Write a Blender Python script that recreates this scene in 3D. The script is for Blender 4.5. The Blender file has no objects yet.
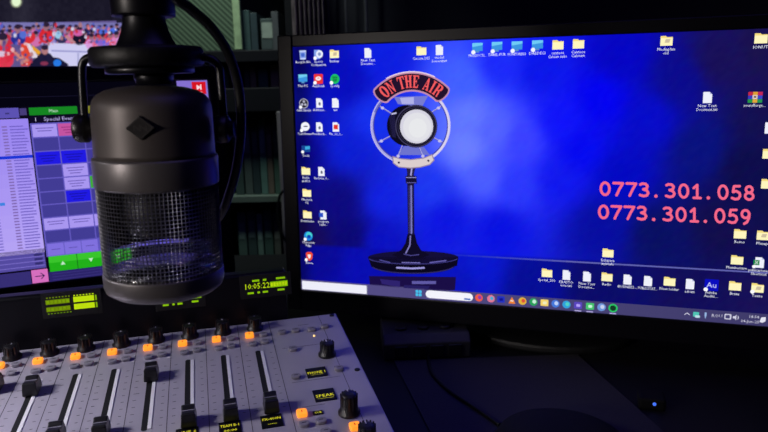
import bpy, math, random
from mathutils import Vector as V, Matrix
random.seed(7)
sc = bpy.context.scene
COL = sc.collection
PI = math.pi

# ------------------------------------------------------------------ camera
FPX, PITCH, ROLL, CZ = 658.52, 0.206866, -0.022911, 1.11
cp, sp, cr, sr = math.cos(PITCH), math.sin(PITCH), math.cos(ROLL), math.sin(ROLL)
U0 = V((0, sp, cp)); FW = V((0, cp, -sp)); RX = V((1, 0, 0))
CR = RX * cr + U0 * sr
CU = RX * -sr + U0 * cr
CO = V((0, 0, CZ))
cd = bpy.data.cameras.new('camera'); cam = bpy.data.objects.new('camera', cd); COL.objects.link(cam)
cam.matrix_world = Matrix(((CR.x, CU.x, -FW.x, CO.x), (CR.y, CU.y, -FW.y, CO.y), (CR.z, CU.z, -FW.z, CO.z), (0, 0, 0, 1)))
cd.sensor_width = 36; cd.lens = 36 * FPX / 768; cd.clip_start = .02
cd.dof.use_dof = True; cd.dof.focus_distance = .6; cd.dof.aperture_fstop = 11
sc.camera = cam

def ray(x, y): return FW + CR * ((x - 384) / FPX) + CU * ((216 - y) / FPX)
def at(x, y, Y):                       # a point of the room seen at a pixel, at forward distance Y
    d = ray(x, y); return CO + d * (Y / d.y)
def at_z(x, y, z):
    d = ray(x, y); return CO + d * ((z - CZ) / d.z)

class Frame:                           # local axes of a thing, in metres
    def __init__(s, O, X=V((1, 0, 0)), Y=V((0, 1, 0)), Z=V((0, 0, 1))): s.O, s.X, s.Y, s.Z = V(O), V(X), V(Y), V(Z)
    def __call__(s, a, b=0, c=0): return s.O + s.X * a + s.Y * b + s.Z * c
    def moved(s, a, b=0, c=0): return Frame(s(a, b, c), s.X, s.Y, s.Z)
    def mat(s): return Matrix(((s.X.x, s.Y.x, s.Z.x, s.O.x), (s.X.y, s.Y.y, s.Z.y, s.O.y), (s.X.z, s.Y.z, s.Z.z, s.O.z), (0, 0, 0, 1)))
    def hit(s, x, y, c=0):             # pixel -> (a, b) on the frame's XY plane lifted by c
        O = s.O + s.Z * c; d = ray(x, y); t = (O - CO).dot(s.Z) / d.dot(s.Z); P = CO + d * t - s.O
        return P.dot(s.X), P.dot(s.Y)
def rotz(O, a):
    return Frame(O, V((math.cos(a), math.sin(a), 0)), V((-math.sin(a), math.cos(a), 0)))
def axis_frame(O, Z):
    Z = V(Z).normalized(); X = (V((0, 0, 1)) if abs(Z.z) < .9 else V((1, 0, 0))).cross(Z).normalized()
    return Frame(O, X, Z.cross(X), Z)

# ------------------------------------------------------------------ materials
def lin(c):
    return tuple(((v / 255) / 12.92 if v / 255 <= .04045 else ((v / 255 + .055) / 1.055) ** 2.4) for v in c)
def mat(name, rgb, rough=.5, metal=0., var=.15, scale=60, bump=0., emit=0., ecol=None, spec=.5, coat=0.):
    m = bpy.data.materials.new(name); m.use_nodes = True; nt = m.node_tree; b = nt.nodes['Principled BSDF']
    c = lin(rgb)
    tc = nt.nodes.new('ShaderNodeTexCoord'); no = nt.nodes.new('ShaderNodeTexNoise'); no.inputs['Scale'].default_value = scale
    no.inputs['Detail'].default_value = 4
    nt.links.new(tc.outputs['Object'], no.inputs['Vector'])
    rp = nt.nodes.new('ShaderNodeValToRGB')
    rp.color_ramp.elements[0].position = .3; rp.color_ramp.elements[1].position = .7
    rp.color_ramp.elements[0].color = (*[v * (1 - var) for v in c], 1); rp.color_ramp.elements[1].color = (*[min(1, v * (1 + var)) for v in c], 1)
    nt.links.new(no.outputs['Fac'], rp.inputs['Fac']); nt.links.new(rp.outputs['Color'], b.inputs['Base Color'])
    b.inputs['Roughness'].default_value = rough; b.inputs['Metallic'].default_value = metal
    b.inputs['Specular IOR Level'].default_value = spec; b.inputs['Coat Weight'].default_value = coat
    if bump:
        bn = nt.nodes.new('ShaderNodeBump'); bn.inputs['Strength'].default_value = bump; bn.inputs['Distance'].default_value = .001
        nt.links.new(no.outputs['Fac'], bn.inputs['Height']); nt.links.new(bn.outputs['Normal'], b.inputs['Normal'])
    if emit:
        b.inputs['Emission Color'].default_value = (*lin(ecol or rgb), 1); b.inputs['Emission Strength'].default_value = emit
    return m
def pixels(name, strength, sampling):
    m = bpy.data.materials.new(name); m.use_nodes = True; nt = m.node_tree; nt.nodes.clear()
    o = nt.nodes.new('ShaderNodeOutputMaterial'); e = nt.nodes.new('ShaderNodeEmission'); a = nt.nodes.new('ShaderNodeVertexColor'); a.layer_name = 'Col'
    nt.links.new(a.outputs['Color'], e.inputs['Color']); e.inputs['Strength'].default_value = strength
    nt.links.new(e.outputs[0], o.inputs[0])
    m.cycles.emission_sampling = sampling
    return m
PIX = pixels('display_pixels', 1., 'AUTO')
ICO = pixels('display_symbols', 1., 'NONE')
BLACK = mat('black_plastic', (9, 8, 16), .38, var=.1, spec=.25)
MATTE = mat('matte_black_plastic', (11, 11, 14), .6, var=.1)
RUBBER = mat('black_rubber', (11, 11, 15), .5, bump=.2, scale=300, spec=.3)
KNOB = mat('soft_black_knob', (20, 19, 24), .38, var=.1)
TAUPE = mat('taupe_satin_paint', (74, 68, 67), .46, metal=.3, var=.04, scale=40)
TAUPE2 = mat('taupe_ring_paint', (90, 86, 88), .4, metal=.4, var=.04)
WIRE = mat('dark_grille_wire', (150, 150, 162), .3, metal=.9, var=.1)
STEEL = mat('black_coated_steel', (12, 12, 20), .34, metal=.3, var=.08)
CHROME = mat('polished_steel', (150, 150, 160), .2, metal=1)
PANEL = mat('grey_lacquered_panel', (176, 171, 186), .42, metal=.25, var=.03, scale=30)
CHASSIS = mat('charcoal_chassis', (32, 32, 38), .5)
INK = mat('dark_panel_print', (52, 50, 60), .6)
GREYBTN = mat('grey_translucent_button', (134, 130, 142), .35, var=.08)
WHITE = mat('white_slot_lining', (222, 220, 226), .45, var=.03)
ORANGE = mat('orange_lit_button', (255, 150, 60), .35, emit=1.05, ecol=(255, 148, 36), var=.04)
DESK = mat('dark_desk_laminate', (14, 13, 18), .6, spec=.3, scale=12, var=.2)
MAT_ = mat('grey_desk_mat', (40, 37, 42), .75, bump=.3, scale=400)
WALL = mat('dark_wall_paint', (27, 26, 36), .85, scale=8, bump=.1)
FLOOR = mat('dark_carpet', (36, 35, 40), .9, scale=200, bump=.4)
CEIL = mat('grey_ceiling', (60, 60, 64), .9)
CASE = mat('black_wood_shelving', (13, 12, 20), .6, scale=20, spec=.25)

# ------------------------------------------------------------------ mesh builder
class MB:
    def __init__(s): s.v, s.f, s.m, s.c, s.s = [], [], [], [], []
    def poly(s, pts, m=0, col=(255, 255, 255), smooth=False):
        i = len(s.v); s.v += [V(p) for p in pts]; s.face(range(i, i + len(pts)), m, col, smooth); return s
    def face(s, idx, m=0, col=(255, 255, 255), smooth=False):
        s.f.append(tuple(idx)); s.m.append(m); s.c.append(col); s.s.append(smooth)
    def box(s, F, x0, x1, y0, y1, z0, z1, m=0):
        i = len(s.v); s.v += [F(x, y, z) for z in (z0, z1) for x, y in ((x0, y0), (x1, y0), (x1, y1), (x0, y1))]
        for q in ((3, 2, 1, 0), (4, 5, 6, 7), (0, 1, 5, 4), (1, 2, 6, 5), (2, 3, 7, 6), (3, 0, 4, 7)): s.face([i + k for k in q], m)
        return s
    def prism(s, F, poly, z0, z1, m=0, smooth=False, scale=1.):
        n = len(poly); i = len(s.v); cx = sum(p[0] for p in poly) / n; cy = sum(p[1] for p in poly) / n
        s.v += [F(x, y, z0) for x, y in poly] + [F(cx + (x - cx) * scale, cy + (y - cy) * scale, z1) for x, y in poly]
        s.face([i + k for k in range(n)][::-1], m); s.face([i + n + k for k in range(n)], m)
        for k in range(n): s.face((i + k, i + (k + 1) % n, i + n + (k + 1) % n, i + n + k), m, smooth=smooth)
        return s
    def lathe(s, F, prof, n=40, m=0, cap=True):
        i = len(s.v)
        for r, z in prof: s.v += [F(r * math.cos(2 * PI * k / n), r * math.sin(2 * PI * k / n), z) for k in range(n)]
        for j in range(len(prof) - 1):
            for k in range(n):
                a, b = i + j * n + k, i + j * n + (k + 1) % n
                s.face((a, b, b + n, a + n), m, smooth=True)
        if cap:
            s.face([i + k for k in range(n)][::-1], m); s.face([i + (len(prof) - 1) * n + k for k in range(n)], m)
        return s
    def tube(s, pts, r, n=10, m=0, res=6):
        P = [V(p) for p in pts]
        if res and len(P) > 2:
            Q = []
            for k in range(len(P) - 1):
                a, b, c, d = P[max(0, k - 1)], P[k], P[k + 1], P[min(len(P) - 1, k + 2)]
                for t in range(res):
                    t /= res; Q.append(.5 * (2 * b + (c - a) * t + (2 * a - 5 * b + 4 * c - d) * t * t + (3 * b - a - 3 * c + d) * t ** 3))
            P = Q + [P[-1]]
        i = len(s.v); X = None
        for k, p in enumerate(P):
            T = (P[min(k + 1, len(P) - 1)] - P[max(k - 1, 0)]).normalized()
            if X is None: X = axis_frame(p, T).X
            X = (X - T * X.dot(T)).normalized(); Y = T.cross(X)
            s.v += [p + (X * math.cos(2 * PI * j / n) + Y * math.sin(2 * PI * j / n)) * r for j in range(n)]
        for k in range(len(P) - 1):
            for j in range(n):
                a, b = i + k * n + j, i + k * n + (j + 1) % n
                s.face((a, b, b + n, a + n), m, smooth=True)
        s.face([i + j for j in range(n)][::-1], m); s.face([i + (len(P) - 1) * n + j for j in range(n)], m)
        return s
def boost(c):   # bright parts of the lit screen are brighter than the exposure can hold
    b = c[2]; f = max(0, min(1, (b - .35) / .45)); return (c[0], c[1], b * (1 + .15 * f))
def rrect(w, h, r, n=4, cx=0, cy=0):
    o = []
    for sx, sy, a in ((1, 1, 0), (-1, 1, 90), (-1, -1, 180), (1, -1, 270)):
        for k in range(n + 1):
            t = math.radians(a + 90 * k / n); o.append((cx + sx * (w / 2 - r) + r * math.cos(t), cy + sy * (h / 2 - r) + r * math.sin(t)))
    return o
def oval(cx, cy, rx, ry, n=20, a0=0, a1=360, rot=0):
    o = []; full = a1 - a0 >= 360
    for k in range(n if full else n + 1):
        t = math.radians(a0 + (a1 - a0) * k / n); x, y = rx * math.cos(t), ry * math.sin(t)
        o.append((cx + x * math.cos(rot) - y * math.sin(rot), cy + x * math.sin(rot) + y * math.cos(rot)))
    return o

def tag(o, label=None, cat=None, group=None, kind=None):
    for k, v in (('label', label), ('category', cat), ('group', group), ('kind', kind)):
        if v: o[k] = v
    return o
WM = {}
def thing(name, F, label, cat, group=None):
    o = bpy.data.objects.new(name, None); o.empty_display_size = .02; COL.objects.link(o); o.matrix_world = F.mat(); WM[o.name] = F.mat()
    return tag(o, label, cat, group)
def obj(name, mb, mats, parent=None, bevel=0, seg=2, label=None, origin=None):
    if not isinstance(mats, (list, tuple)): mats = [mats]
    W = WM[parent.name] if parent else (origin.mat() if origin else Matrix.Identity(4))
    I = W.inverted()
    me = bpy.data.meshes.new(name); me.from_pydata([I @ v for v in mb.v], [], mb.f); 
    for m in mats: me.materials.append(m)
    me.polygons.foreach_set('material_index', mb.m); me.polygons.foreach_set('use_smooth', mb.s)
    if any(m in (PIX, ICO) for m in mats):
        ca = me.color_attributes.new('Col', 'FLOAT_COLOR', 'CORNER'); buf = []
        for f, c in zip(mb.f, mb.c):
            if isinstance(c, list):
                for q in c: buf += [*boost(lin(q)), 1]
            else: buf += [*lin(c), 1] * len(f)
        ca.data.foreach_set('color', buf)
    me.update()
    o = bpy.data.objects.new(name, me); COL.objects.link(o)
    if parent: o.parent = parent
    elif origin: o.matrix_world = W
    WM[o.name] = W
    if label: o['label'] = label
    if bevel:
        b = o.modifiers.new('bevel', 'BEVEL'); b.width = bevel; b.segments = seg; b.limit_method = 'ANGLE'; b.angle_limit = math.radians(35)
    return o
def clone(o, parent, d):               # copy of a part, moved by d in its thing's frame
    c = o.copy(); COL.objects.link(c); c.parent = parent; c.location = o.location + V(d); WM[c.name] = WM[o.name]
    for ch in list(o.children):
        k = ch.copy(); COL.objects.link(k); k.parent = c
    return c

_tx = {}
def text_tris(t):
    if t not in _tx:
        cu = bpy.data.curves.new('t', 'FONT'); cu.body = t; cu.align_x = 'CENTER'; cu.resolution_u = 1
        o = bpy.data.objects.new('t', cu); COL.objects.link(o)
        dg = bpy.context.evaluated_depsgraph_get(); dg.update()
        me = bpy.data.meshes.new_from_object(o.evaluated_get(dg))
        _tx[t] = ([(v.co.x, v.co.y) for v in me.vertices], [tuple(p.vertices) for p in me.polygons])
        bpy.data.objects.remove(o); bpy.data.curves.remove(cu); bpy.data.meshes.remove(me)
    return _tx[t]
def add_text(mb, F, t, x, y, size, z, col, m=0, maxw=None, sx=1.):
    vs, fs = text_tris(t)
    if not vs: return
    w = max(a for a, _ in vs) - min(a for a, _ in vs)
    if maxw and w * size * sx > maxw: sx = maxw / (w * size)
    i = len(mb.v); mb.v += [F(x + a * size * sx, y + b * size, z) for a, b in vs]
    for f in fs: mb.face([i + k for k in f], m, col)
def ribbon(mb, T, pts, w, col, m=0, closed=False, n=10):   # T: (x,y)->world ; flat stroke with round joints
    P = list(pts) + ([pts[0]] if closed else [])
    for (ax, ay), (bx, by) in zip(P, P[1:]):
        l = math.hypot(bx - ax, by - ay)
        if l < 1e-9: continue
        nx, ny = -(by - ay) / l * w / 2, (bx - ax) / l * w / 2
        mb.poly([T(ax + nx, ay + ny), T(bx + nx, by + ny), T(bx - nx, by - ny), T(ax - nx, ay - ny)], m, col)
    for x, y in P: mb.poly([T(*q) for q in oval(x, y, w / 2, w / 2, n)], m, col)

# ------------------------------------------------------------------ room
def slab(name, x0, x1, y0, y1, z0, z1, m):
    tag(obj(name, MB().box(Frame((0, 0, 0)), x0, x1, y0, y1, z0, z1), m), kind='structure')
slab('floor', -1.9, 1.9, -1.6, 2.1, -.05, 0, FLOOR)
slab('ceiling', -1.9, 1.9, -1.6, 2.1, 2.6, 2.65, CEIL)
slab('wall_back', -1.9, 1.9, 2.02, 2.1, 0, 2.6, WALL)
slab('wall_front', -1.9, 1.9, -1.6, -1.52, 0, 2.6, WALL)
slab('wall_left', -1.9, -1.82, -1.52, 2.02, 0, 2.6, WALL)
slab('wall_right', 1.82, 1.9, -1.52, 2.02, 0, 2.6, WALL)
DZ = .75
FD = Frame((0, .25, 0))
t = thing('desk', FD, 'dark wide studio desk carrying the console and both computer monitors', 'desk')
obj('desktop', MB().box(FD, -1.25, 1.25, 0, 1.1, DZ - .03, DZ), DESK, t, .004)
for a in (-1.18, 1.18):
    for b in (.07, 1.03): obj('leg', MB().box(FD, a - .03, a + .03, b - .03, b + .03, 0, DZ - .03), BLACK, t, .003)

# ------------------------------------------------------------------ main monitor
def axes(ps, tl):
    X = V((math.cos(ps), math.sin(ps), 0)); H = V((-math.sin(ps), math.cos(ps), 0)); Z = H * math.sin(tl) + V((0, 0, 1)) * math.cos(tl)
    return X, Z, X.cross(Z)                 # right, up, outward normal (towards the viewer)
MO = V((-.119905, .899628, CZ - .292978)); mx, mu, mn = axes(-.307221, .029834)
MF = Frame(MO, mx, mu, mn); MW, MH = .597, .336
base_m = V((.225, .885, DZ))
t = thing('computer_monitor', rotz(base_m, -.307), 'large widescreen computer monitor showing a blue desktop with an ON THE AIR microphone', 'monitor')
FB = MF
fr = MB()
b_, bb = .0215, .030                       # bezel widths: sides and top, bottom
for x0, x1, y0, y1 in ((-b_, 0, -bb, MH + .0155), (MW, MW + b_, -bb, MH + .0155), (0, MW, MH, MH + .0155), (0, MW, -bb, 0)): fr.box(FB, x0, x1, y0, y1, -.02, .003)
obj('bezel', fr, BLACK, t, .0015)
hs = MB().box(FB, -b_ + .001, MW + b_ - .001, -bb + .001, MH + .0145, -.035, -.0185)
hs.prism(FB.moved(MW / 2, MH / 2), rrect(.42, .22, .03), -.036, -.058, scale=.85)
obj('back_housing', hs, BLACK, t, .004)
bf = rotz(base_m, -.307)
obj('stand_base', MB().prism(bf, oval(0, 0, .118, .08, 40), 0, .012), MATTE, t, .004)
obj('stand_neck', MB().box(bf, -.032, .032, .0, .03, .01, .17), MATTE, t, .006)

def scr(x, y): return MF.hit(x, y)
def SP(lay): return lambda x, y: MF(*MF.hit(x, y), lay * .00012)
CTRL = [(300, 55, 8, 8, 140), (300, 160, 10, 8, 140), (312, 240, 22, 12, 90), (345, 80, 8, 14, 185), (350, 150, 14, 30, 205), (385, 58, 14, 30, 215), (338, 200, 14, 10, 125),
        (350, 235, 12, 8, 115), (462, 80, 66, 96, 250), (470, 115, 98, 120, 255), (466, 148, 108, 128, 250), (485, 178, 76, 94, 246), (495, 130, 84, 100, 252), (500, 66, 28, 42, 235), (540, 70, 12, 22, 222),
        (560, 120, 16, 20, 235), (522, 140, 58, 66, 246), (515, 185, 44, 56, 238), (580, 150, 6, 10, 228), (560, 180, 18, 24, 225), (600, 100, 4, 4, 228), (620, 55, 6, 6, 190), (650, 120, 8, 12, 195), (680, 80, 12, 12, 140),
        (720, 60, 24, 16, 88), (765, 50, 26, 18, 78), (762, 120, 20, 16, 80), (745, 170, 14, 13, 74), (700, 150, 10, 18, 125), (620, 175, 4, 10, 190), (600, 225, 8, 14, 160),
        (660, 235, 10, 16, 98), (720, 225, 18, 14, 76), (500, 230, 10, 18, 215), (445, 220, 14, 22, 215), (385, 200, 18, 34, 215), (375, 120, 22, 48, 225), (430, 190, 30, 55, 228), (790, 200, 16, 14, 70), (380, 240, 12, 18, 190)]
CTRL2 = [(320, 262, 10, 10, 150), (360, 270, 10, 14, 175), (480, 268, 10, 24, 200), (530, 285, 7, 14, 150), (600, 288, 12, 12, 105), (700, 298, 18, 14, 88), (765, 305, 24, 17, 86), (460, 285, 10, 20, 185)]
def edge_y(x): return 246 + (x - 300) * .0575
def wall_col(x, y):
    C = CTRL2 if y > edge_y(x) else CTRL
    w = [1 / (((x - a) ** 2 + (y - b) ** 2 + 90) ** 1.8) for a, b, *_ in C]; s_ = sum(w)
    c = [sum(k * p[j] for k, p in zip(w, C)) / s_ for j in (2, 3, 4)]
    g = .35 * math.exp(-((x - 300) / 10) ** 2)
    return tuple(max(0, min(255, v * (1 - g) + (random.random() - .5) * 5)) for v in c)
def project(P):
    d = P - CO; z = d.dot(FW); return 384 + FPX * d.dot(CR) / z, 216 - FPX * d.dot(CU) / z
wp = MB(); NX, NY = 112, 64
grid = [[(MF(MW * i / NX, MH * j / NY)) for i in range(NX + 1)] for j in range(NY + 1)]
gcol = [[wall_col(*project(p)) for p in r] for r in grid]
for j in range(NY + 1): wp.v += grid[j]
for j in range(NY):
    for i in range(NX):
        a = j * (NX + 1) + i
        wp.face((a, a + 1, a + NX + 2, a + NX + 1), 0, [gcol[j][i], gcol[j][i + 1], gcol[j + 1][i + 1], gcol[j + 1][i]])
SCREEN = obj('screen', wp, PIX, t, label='lit blue screen')
def spart(name, mb, lab=None): return obj(name, mb, ICO, SCREEN, label=lab)
# floor edge of the pictured table
mb = MB(); T = SP(1)
for k in range(24):
    xa, xb = 440 + k * 14, 454 + k * 14
    f = min(1, k / 9); c = (20 + 75 * f, 35 + 62 * f, 205 - 30 * f)
    mb.poly([T(xa, edge_y(xa) - .7), T(xb, edge_y(xb) - .7), T(xb, edge_y(xb) + .8), T(xa, edge_y(xa) + .8)], 0, c)
spart('pictured_table_edge', mb)
# pictured microphone
mb = MB()
def fan(lay, pts, col): TT = SP(lay); mb.poly([TT(x, y) for x, y in pts], 0, col)
def stroke(lay, pts, w, col, closed=False): ribbon(mb, SP(lay), pts, w, col, 0, closed)
# base with its reflection
fan(1, [(369, 276), (456, 277), (455, 290), (438, 291), (380, 286), (370, 285)], (26, 14, 70))
fan(2, [(380, 279), (400, 281), (400, 287), (382, 284)], (46, 34, 110)); fan(2, [(412, 281), (436, 281), (436, 284), (412, 284)], (96, 90, 165)); fan(2, [(404, 285), (430, 286), (428, 289), (404, 288)], (38, 30, 96))
fan(2, oval(413, 265.5, 42, 8.5, 40), (10, 7, 28)); fan(2, [(368, 257), (458.5, 257), (457, 266), (371, 266)], (12, 8, 32)); fan(2, oval(413.2, 257.5, 45.3, 6.6, 44), (20, 15, 56))
stroke(3, oval(413.2, 257.8, 44.6, 6.2, 30, 10, 170), .7, (64, 60, 134)); stroke(3, oval(413, 265, 41.5, 8.2, 30, 15, 165), .8, (52, 46, 112))
stroke(3, [(397, 267.6), (412, 268.4), (424, 267.8)], 1.8, (160, 155, 225)); stroke(3, [(430, 262.5), (446, 260.5)], 1.1, (104, 98, 180)); stroke(3, [(380, 260), (390, 262.4)], .9, (84, 80, 160)); stroke(3, [(402, 262.4), (420, 262.8)], .9, (120, 114, 190))
fan(3, [(392, 255), (401, 250), (405.5, 243), (407.5, 234), (415, 234), (417, 243), (421, 250), (430, 255), (420, 258.5), (400, 258)], (14, 10, 38))
stroke(4, [(410.5, 236), (410, 245), (406, 253)], 1.3, (128, 122, 190)); stroke(4, [(404, 254), (411, 255.5), (419, 254.5)], .8, (80, 74, 150))
fan(3, [(407, 168), (414, 168), (414.5, 235), (408, 235)], (26, 20, 58)); stroke(4, [(411.3, 186), (411.6, 233)], 1.7, (122, 120, 190)); stroke(4, [(409.2, 186), (409.4, 233)], .7, (70, 66, 140))
fan(4, [(405.5, 176), (416.5, 176), (417, 183.5), (406, 183.5)], (22, 16, 50)); stroke(5, [(406.5, 177.5), (416, 177.5)], .8, (150, 146, 205)); stroke(5, [(407, 182.6), (416, 182.6)], .7, (100, 96, 170))
fan(4, [(406, 166), (416, 166), (413.5, 176), (408, 176)], (40, 32, 74)); stroke(5, [(412, 168), (411, 175)], 1.5, (170, 165, 220))
# wheel
CXW, CYW = 410.6, 125.5
ring = oval(CXW, CYW, 38.3, 37.6, 56)
stroke(3, ring, 3.6, (108, 112, 200), True); stroke(4, oval(CXW, CYW, 39.6, 38.9, 56), .9, (205, 200, 240), True); stroke(4, oval(CXW, CYW, 36.8, 36.1, 56), .8, (62, 60, 150), True)
stroke(4, oval(CXW, CYW, 38.3, 37.6, 20, -40, 55), 1.6, (222, 214, 240)); stroke(4, oval(CXW, CYW, 38.3, 37.6, 16, 120, 200), 1.3, (176, 170, 230))
for a in (-32, 28, 68, 112, 152, 212):
    ca, sa = math.cos(math.radians(a)), math.sin(math.radians(a))
    stroke(3, [(CXW + 19 * ca, CYW + 19 * sa), (CXW + 37 * ca, CYW + 37 * sa)], 1.5, (92, 92, 186)); stroke(4, [(CXW + 21 * ca, CYW + 21 * sa - .4), (CXW + 36 * ca, CYW + 36 * sa - .4)], .6, (190, 186, 235))
    fan(4, oval(CXW + 33 * ca, CYW + 33 * sa, 1.7, 1.5, 10), (196, 192, 236))
fan(3, [(398, 104), (394, 97), (428, 96), (422, 107)], (120, 124, 208)); fan(4, [(402, 104), (400, 98), (414, 97), (414, 104)], (176, 178, 232))
fan(3, [(398, 155), (404, 146), (424, 147), (430, 155)], (110, 116, 206))
# head
fan(5, oval(407, 125.5, 20, 20.5, 40), (12, 10, 30)); fan(5, [(389, 116), (395, 113), (396, 138), (390, 136)], (34, 30, 70)); stroke(6, [(392, 114), (396, 113)], 1.6, (190, 188, 225))
fan(6, oval(416.3, 126.2, 21.2, 21.4, 44), (14, 12, 28)); stroke(7, oval(416.3, 126.2, 20.3, 20.5, 40), 1., (66, 62, 96), True); stroke(7, oval(416.3, 126.2, 18.2, 18.4, 40), .8, (48, 44, 70), True)
fan(8, oval(416.8, 126.4, 16.6, 17, 40), (214, 212, 226)); fan(9, oval(417.3, 127, 14, 14.4, 36), (226, 226, 232)); fan(10, oval(418, 128, 9, 9.6, 30), (232, 233, 236))
# bottom plaque
top = [(393, 156.5), (400, 158.6), (411, 159.6), (424, 158), (432, 154.6)]; bot = [(434.2, 160), (430, 164.5), (420, 167.2), (410, 168), (399, 167), (393.5, 163)]
fan(6, top + bot, (220, 206, 206)); stroke(7, top + bot, 1., (150, 132, 160), True); fan(8, oval(399, 162.5, 1.2, 1.2, 8), (60, 50, 80)); fan(8, oval(428.5, 160.6, 1.2, 1.2, 8), (60, 50, 80))
# banner
BX, BY = 412.3, 123.5
def pol(r, a): return (BX + r * math.sin(math.radians(a)), BY - r * math.cos(math.radians(a)))
def band(lay, r0, r1, a0, a1, col, n=28):
    for k in range(n):
        b0, b1 = a0 + (a1 - a0) * k / n, a0 + (a1 - a0) * (k + 1) / n
        fan(lay, [pol(r0, b0), pol(r0, b1), pol(r1, b1), pol(r1, b0)], col)
band(6, 32, 51.6, -48, 45.5, (196, 140, 172))
for a in (-48, 45.5): fan(6, oval(*pol(41.8, a), 9.8, 5, 20, rot=math.radians(90 + a)), (196, 140, 172))
band(7, 33.8, 49.8, -48, 45.5, (34, 18, 44))
for a in (-48, 45.5): fan(7, oval(*pol(41.8, a), 8, 3.5, 20, rot=math.radians(90 + a)), (34, 18, 44))
band(8, 51.2, 52.3, -30, 26, (236, 216, 232))
LET = {  # polygons in a unit box, x 0..1, y 0..1 up
    'N': [[(0, 0), (.36, 0), (.36, .07), (.27, .09), (.27, .72), (.3, .72), (.74, 0), (.86, 0), (.86, .91), (1, .93), (1, 1), (.64, 1), (.64, .93), (.75, .91), (.75, .34), (.72, .34), (.3, 1), (0, 1), (0, .93), (.13, .91), (.13, .09), (0, .07)]],
    'T': [[(.25, 0), (.75, 0), (.75, .07), (.64, .09), (.64, .9), (.82, .9), (.93, .7), (1, .7), (.98, 1), (.02, 1), (0, .7), (.07, .7), (.18, .9), (.36, .9), (.36, .09), (.25, .07)]],
    'H': [[(0, 0), (.44, 0), (.44, .07), (.37, .09), (.37, .47), (.63, .47), (.63, .09), (.56, .07), (.56, 0), (1, 0), (1, .07), (.91, .09), (.91, .91), (1, .93), (1, 1), (.56, 1), (.56, .93), (.63, .91), (.63, .57), (.37, .57), (.37, .91), (.44, .93), (.44, 1), (0, 1), (0, .93), (.09, .91), (.09, .09), (0, .07)]],
    'E': [[(0, 0), (.96, 0), (1, .3), (.92, .3), (.78, .1), (.42, .1), (.42, .46), (.6, .46), (.64, .36), (.7, .36), (.7, .66), (.64, .66), (.6, .56), (.42, .56), (.42, .9), (.76, .9), (.88, .72), (.96, .72), (.94, 1), (0, 1), (0, .93), (.12, .91), (.12, .09), (0, .07)]],
    'I': [[(0, 0), (1, 0), (1, .07), (.78, .09), (.78, .91), (1, .93), (1, 1), (0, 1), (0, .93), (.22, .91), (.22, .09), (0, .07)]],
    'A': [[(0, 0), (.34, 0), (.34, .07), (.24, .09), (.3, .26), (.62, .26), (.66, .09), (.56, .07), (.56, 0), (1, 0), (1, .07), (.93, .09), (.6, 1), (.44, 1), (.1, .09), (0, .07)], 'hole', [(.33, .36), (.58, .36), (.46, .74)]],
    'R': [[(0, 0), (.46, 0), (.46, .07), (.38, .09), (.38, .44), (.5, .44), (.64, .4), (.72, .1), (.8, 0), (1, 0), (1, .08), (.95, .12), (.86, .42), (.74, .5), (.9, .6), (.94, .78), (.84, .94), (.66, 1), (0, 1), (0, .93), (.11, .91), (.11, .09), (0, .07)], 'hole', [(.38, .54), (.52, .54), (.64, .62), (.66, .76), (.6, .88), (.5, .91), (.38, .91)]],
    'O': [oval(.5, .5, .5, .52, 24), 'hole', oval(.5, .5, .2, .4, 20)]}
def letter(ch, a, w):
    hole = False
    for p in LET[ch]:
        if p == 'hole': hole = True; continue
        q = []
        for k in range(len(p)):
            (xa, ya), (xb, yb) = p[k], p[(k + 1) % len(p)]
            q.append((xa, ya))
        fan(10 if hole else 9, [pol(35.8 + 12.6 * y, a + (x - .5) * w / 42 * 57.3) for x, y in q], (34, 18, 44) if hole else (246, 92, 96))
for ch, a, w in (('O', -41, 7), ('N', -30, 7.2), ('T', -15, 6.6), ('H', -5, 6.8), ('E', 5, 5.8), ('A', 20.8, 7), ('I', 29.4, 3.4), ('R', 38, 6.8)): letter(ch, a, w)
spart('microphone_picture', mb, 'picture of a chrome broadcast microphone with red ON THE AIR letters')

# phone numbers
DIG = {'0': [oval(.5, .5, .42, .5, 18) + [(.92, .5)]], '7': [[(.04, .98), (.96, .98), (.62, .5), (.34, 0)]],
       '3': [[(.1, .92), (.3, 1), (.62, .98), (.8, .82), (.72, .62), (.4, .54), (.74, .46), (.88, .26), (.74, .06), (.42, 0), (.06, .08)]],
       '1': [[(.2, .76), (.54, 1), (.54, 0)], [(.2, 0), (.88, 0)]], '.': [[(.34, .03), (.36, .03)]],
       '5': [[(.86, 1), (.3, .98), (.2, .54), (.52, .62), (.84, .48), (.9, .26), (.72, .04), (.4, 0), (.1, .08)]],
       '8': [oval(.5, .76, .32, .24, 14) + [(.82, .76)], oval(.5, .26, .4, .26, 14) + [(.9, .26)]],
       '9': [oval(.48, .7, .36, .3, 14) + [(.84, .7)], [(.86, .76), (.82, .4), (.62, .08), (.36, -.04)]]}
for s_, xa, ya, xb, yb, h0, h1 in (('0773.301.058', 600, 194.6, 744, 199.4, 12.2, 13.2), ('0773.301.059', 598.4, 217.8, 740.5, 223, 12.2, 13)):
    mb = MB(); T = SP(3)
    for k, ch in enumerate(s_):
        f = k / 11; x0 = xa + (xb - xa) * f; y0 = ya + (yb - ya) * f; h = h0 + (h1 - h0) * f
        for st in DIG[ch]: ribbon(mb, T, [(x0 + px * 10.2 - .0 * py, y0 - py * h + px * .35) for px, py in st], 3.4 if ch == '.' else 2.6, (246, 104, 138))
    spart('phone_number', mb, 'pink number ' + s_)

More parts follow.
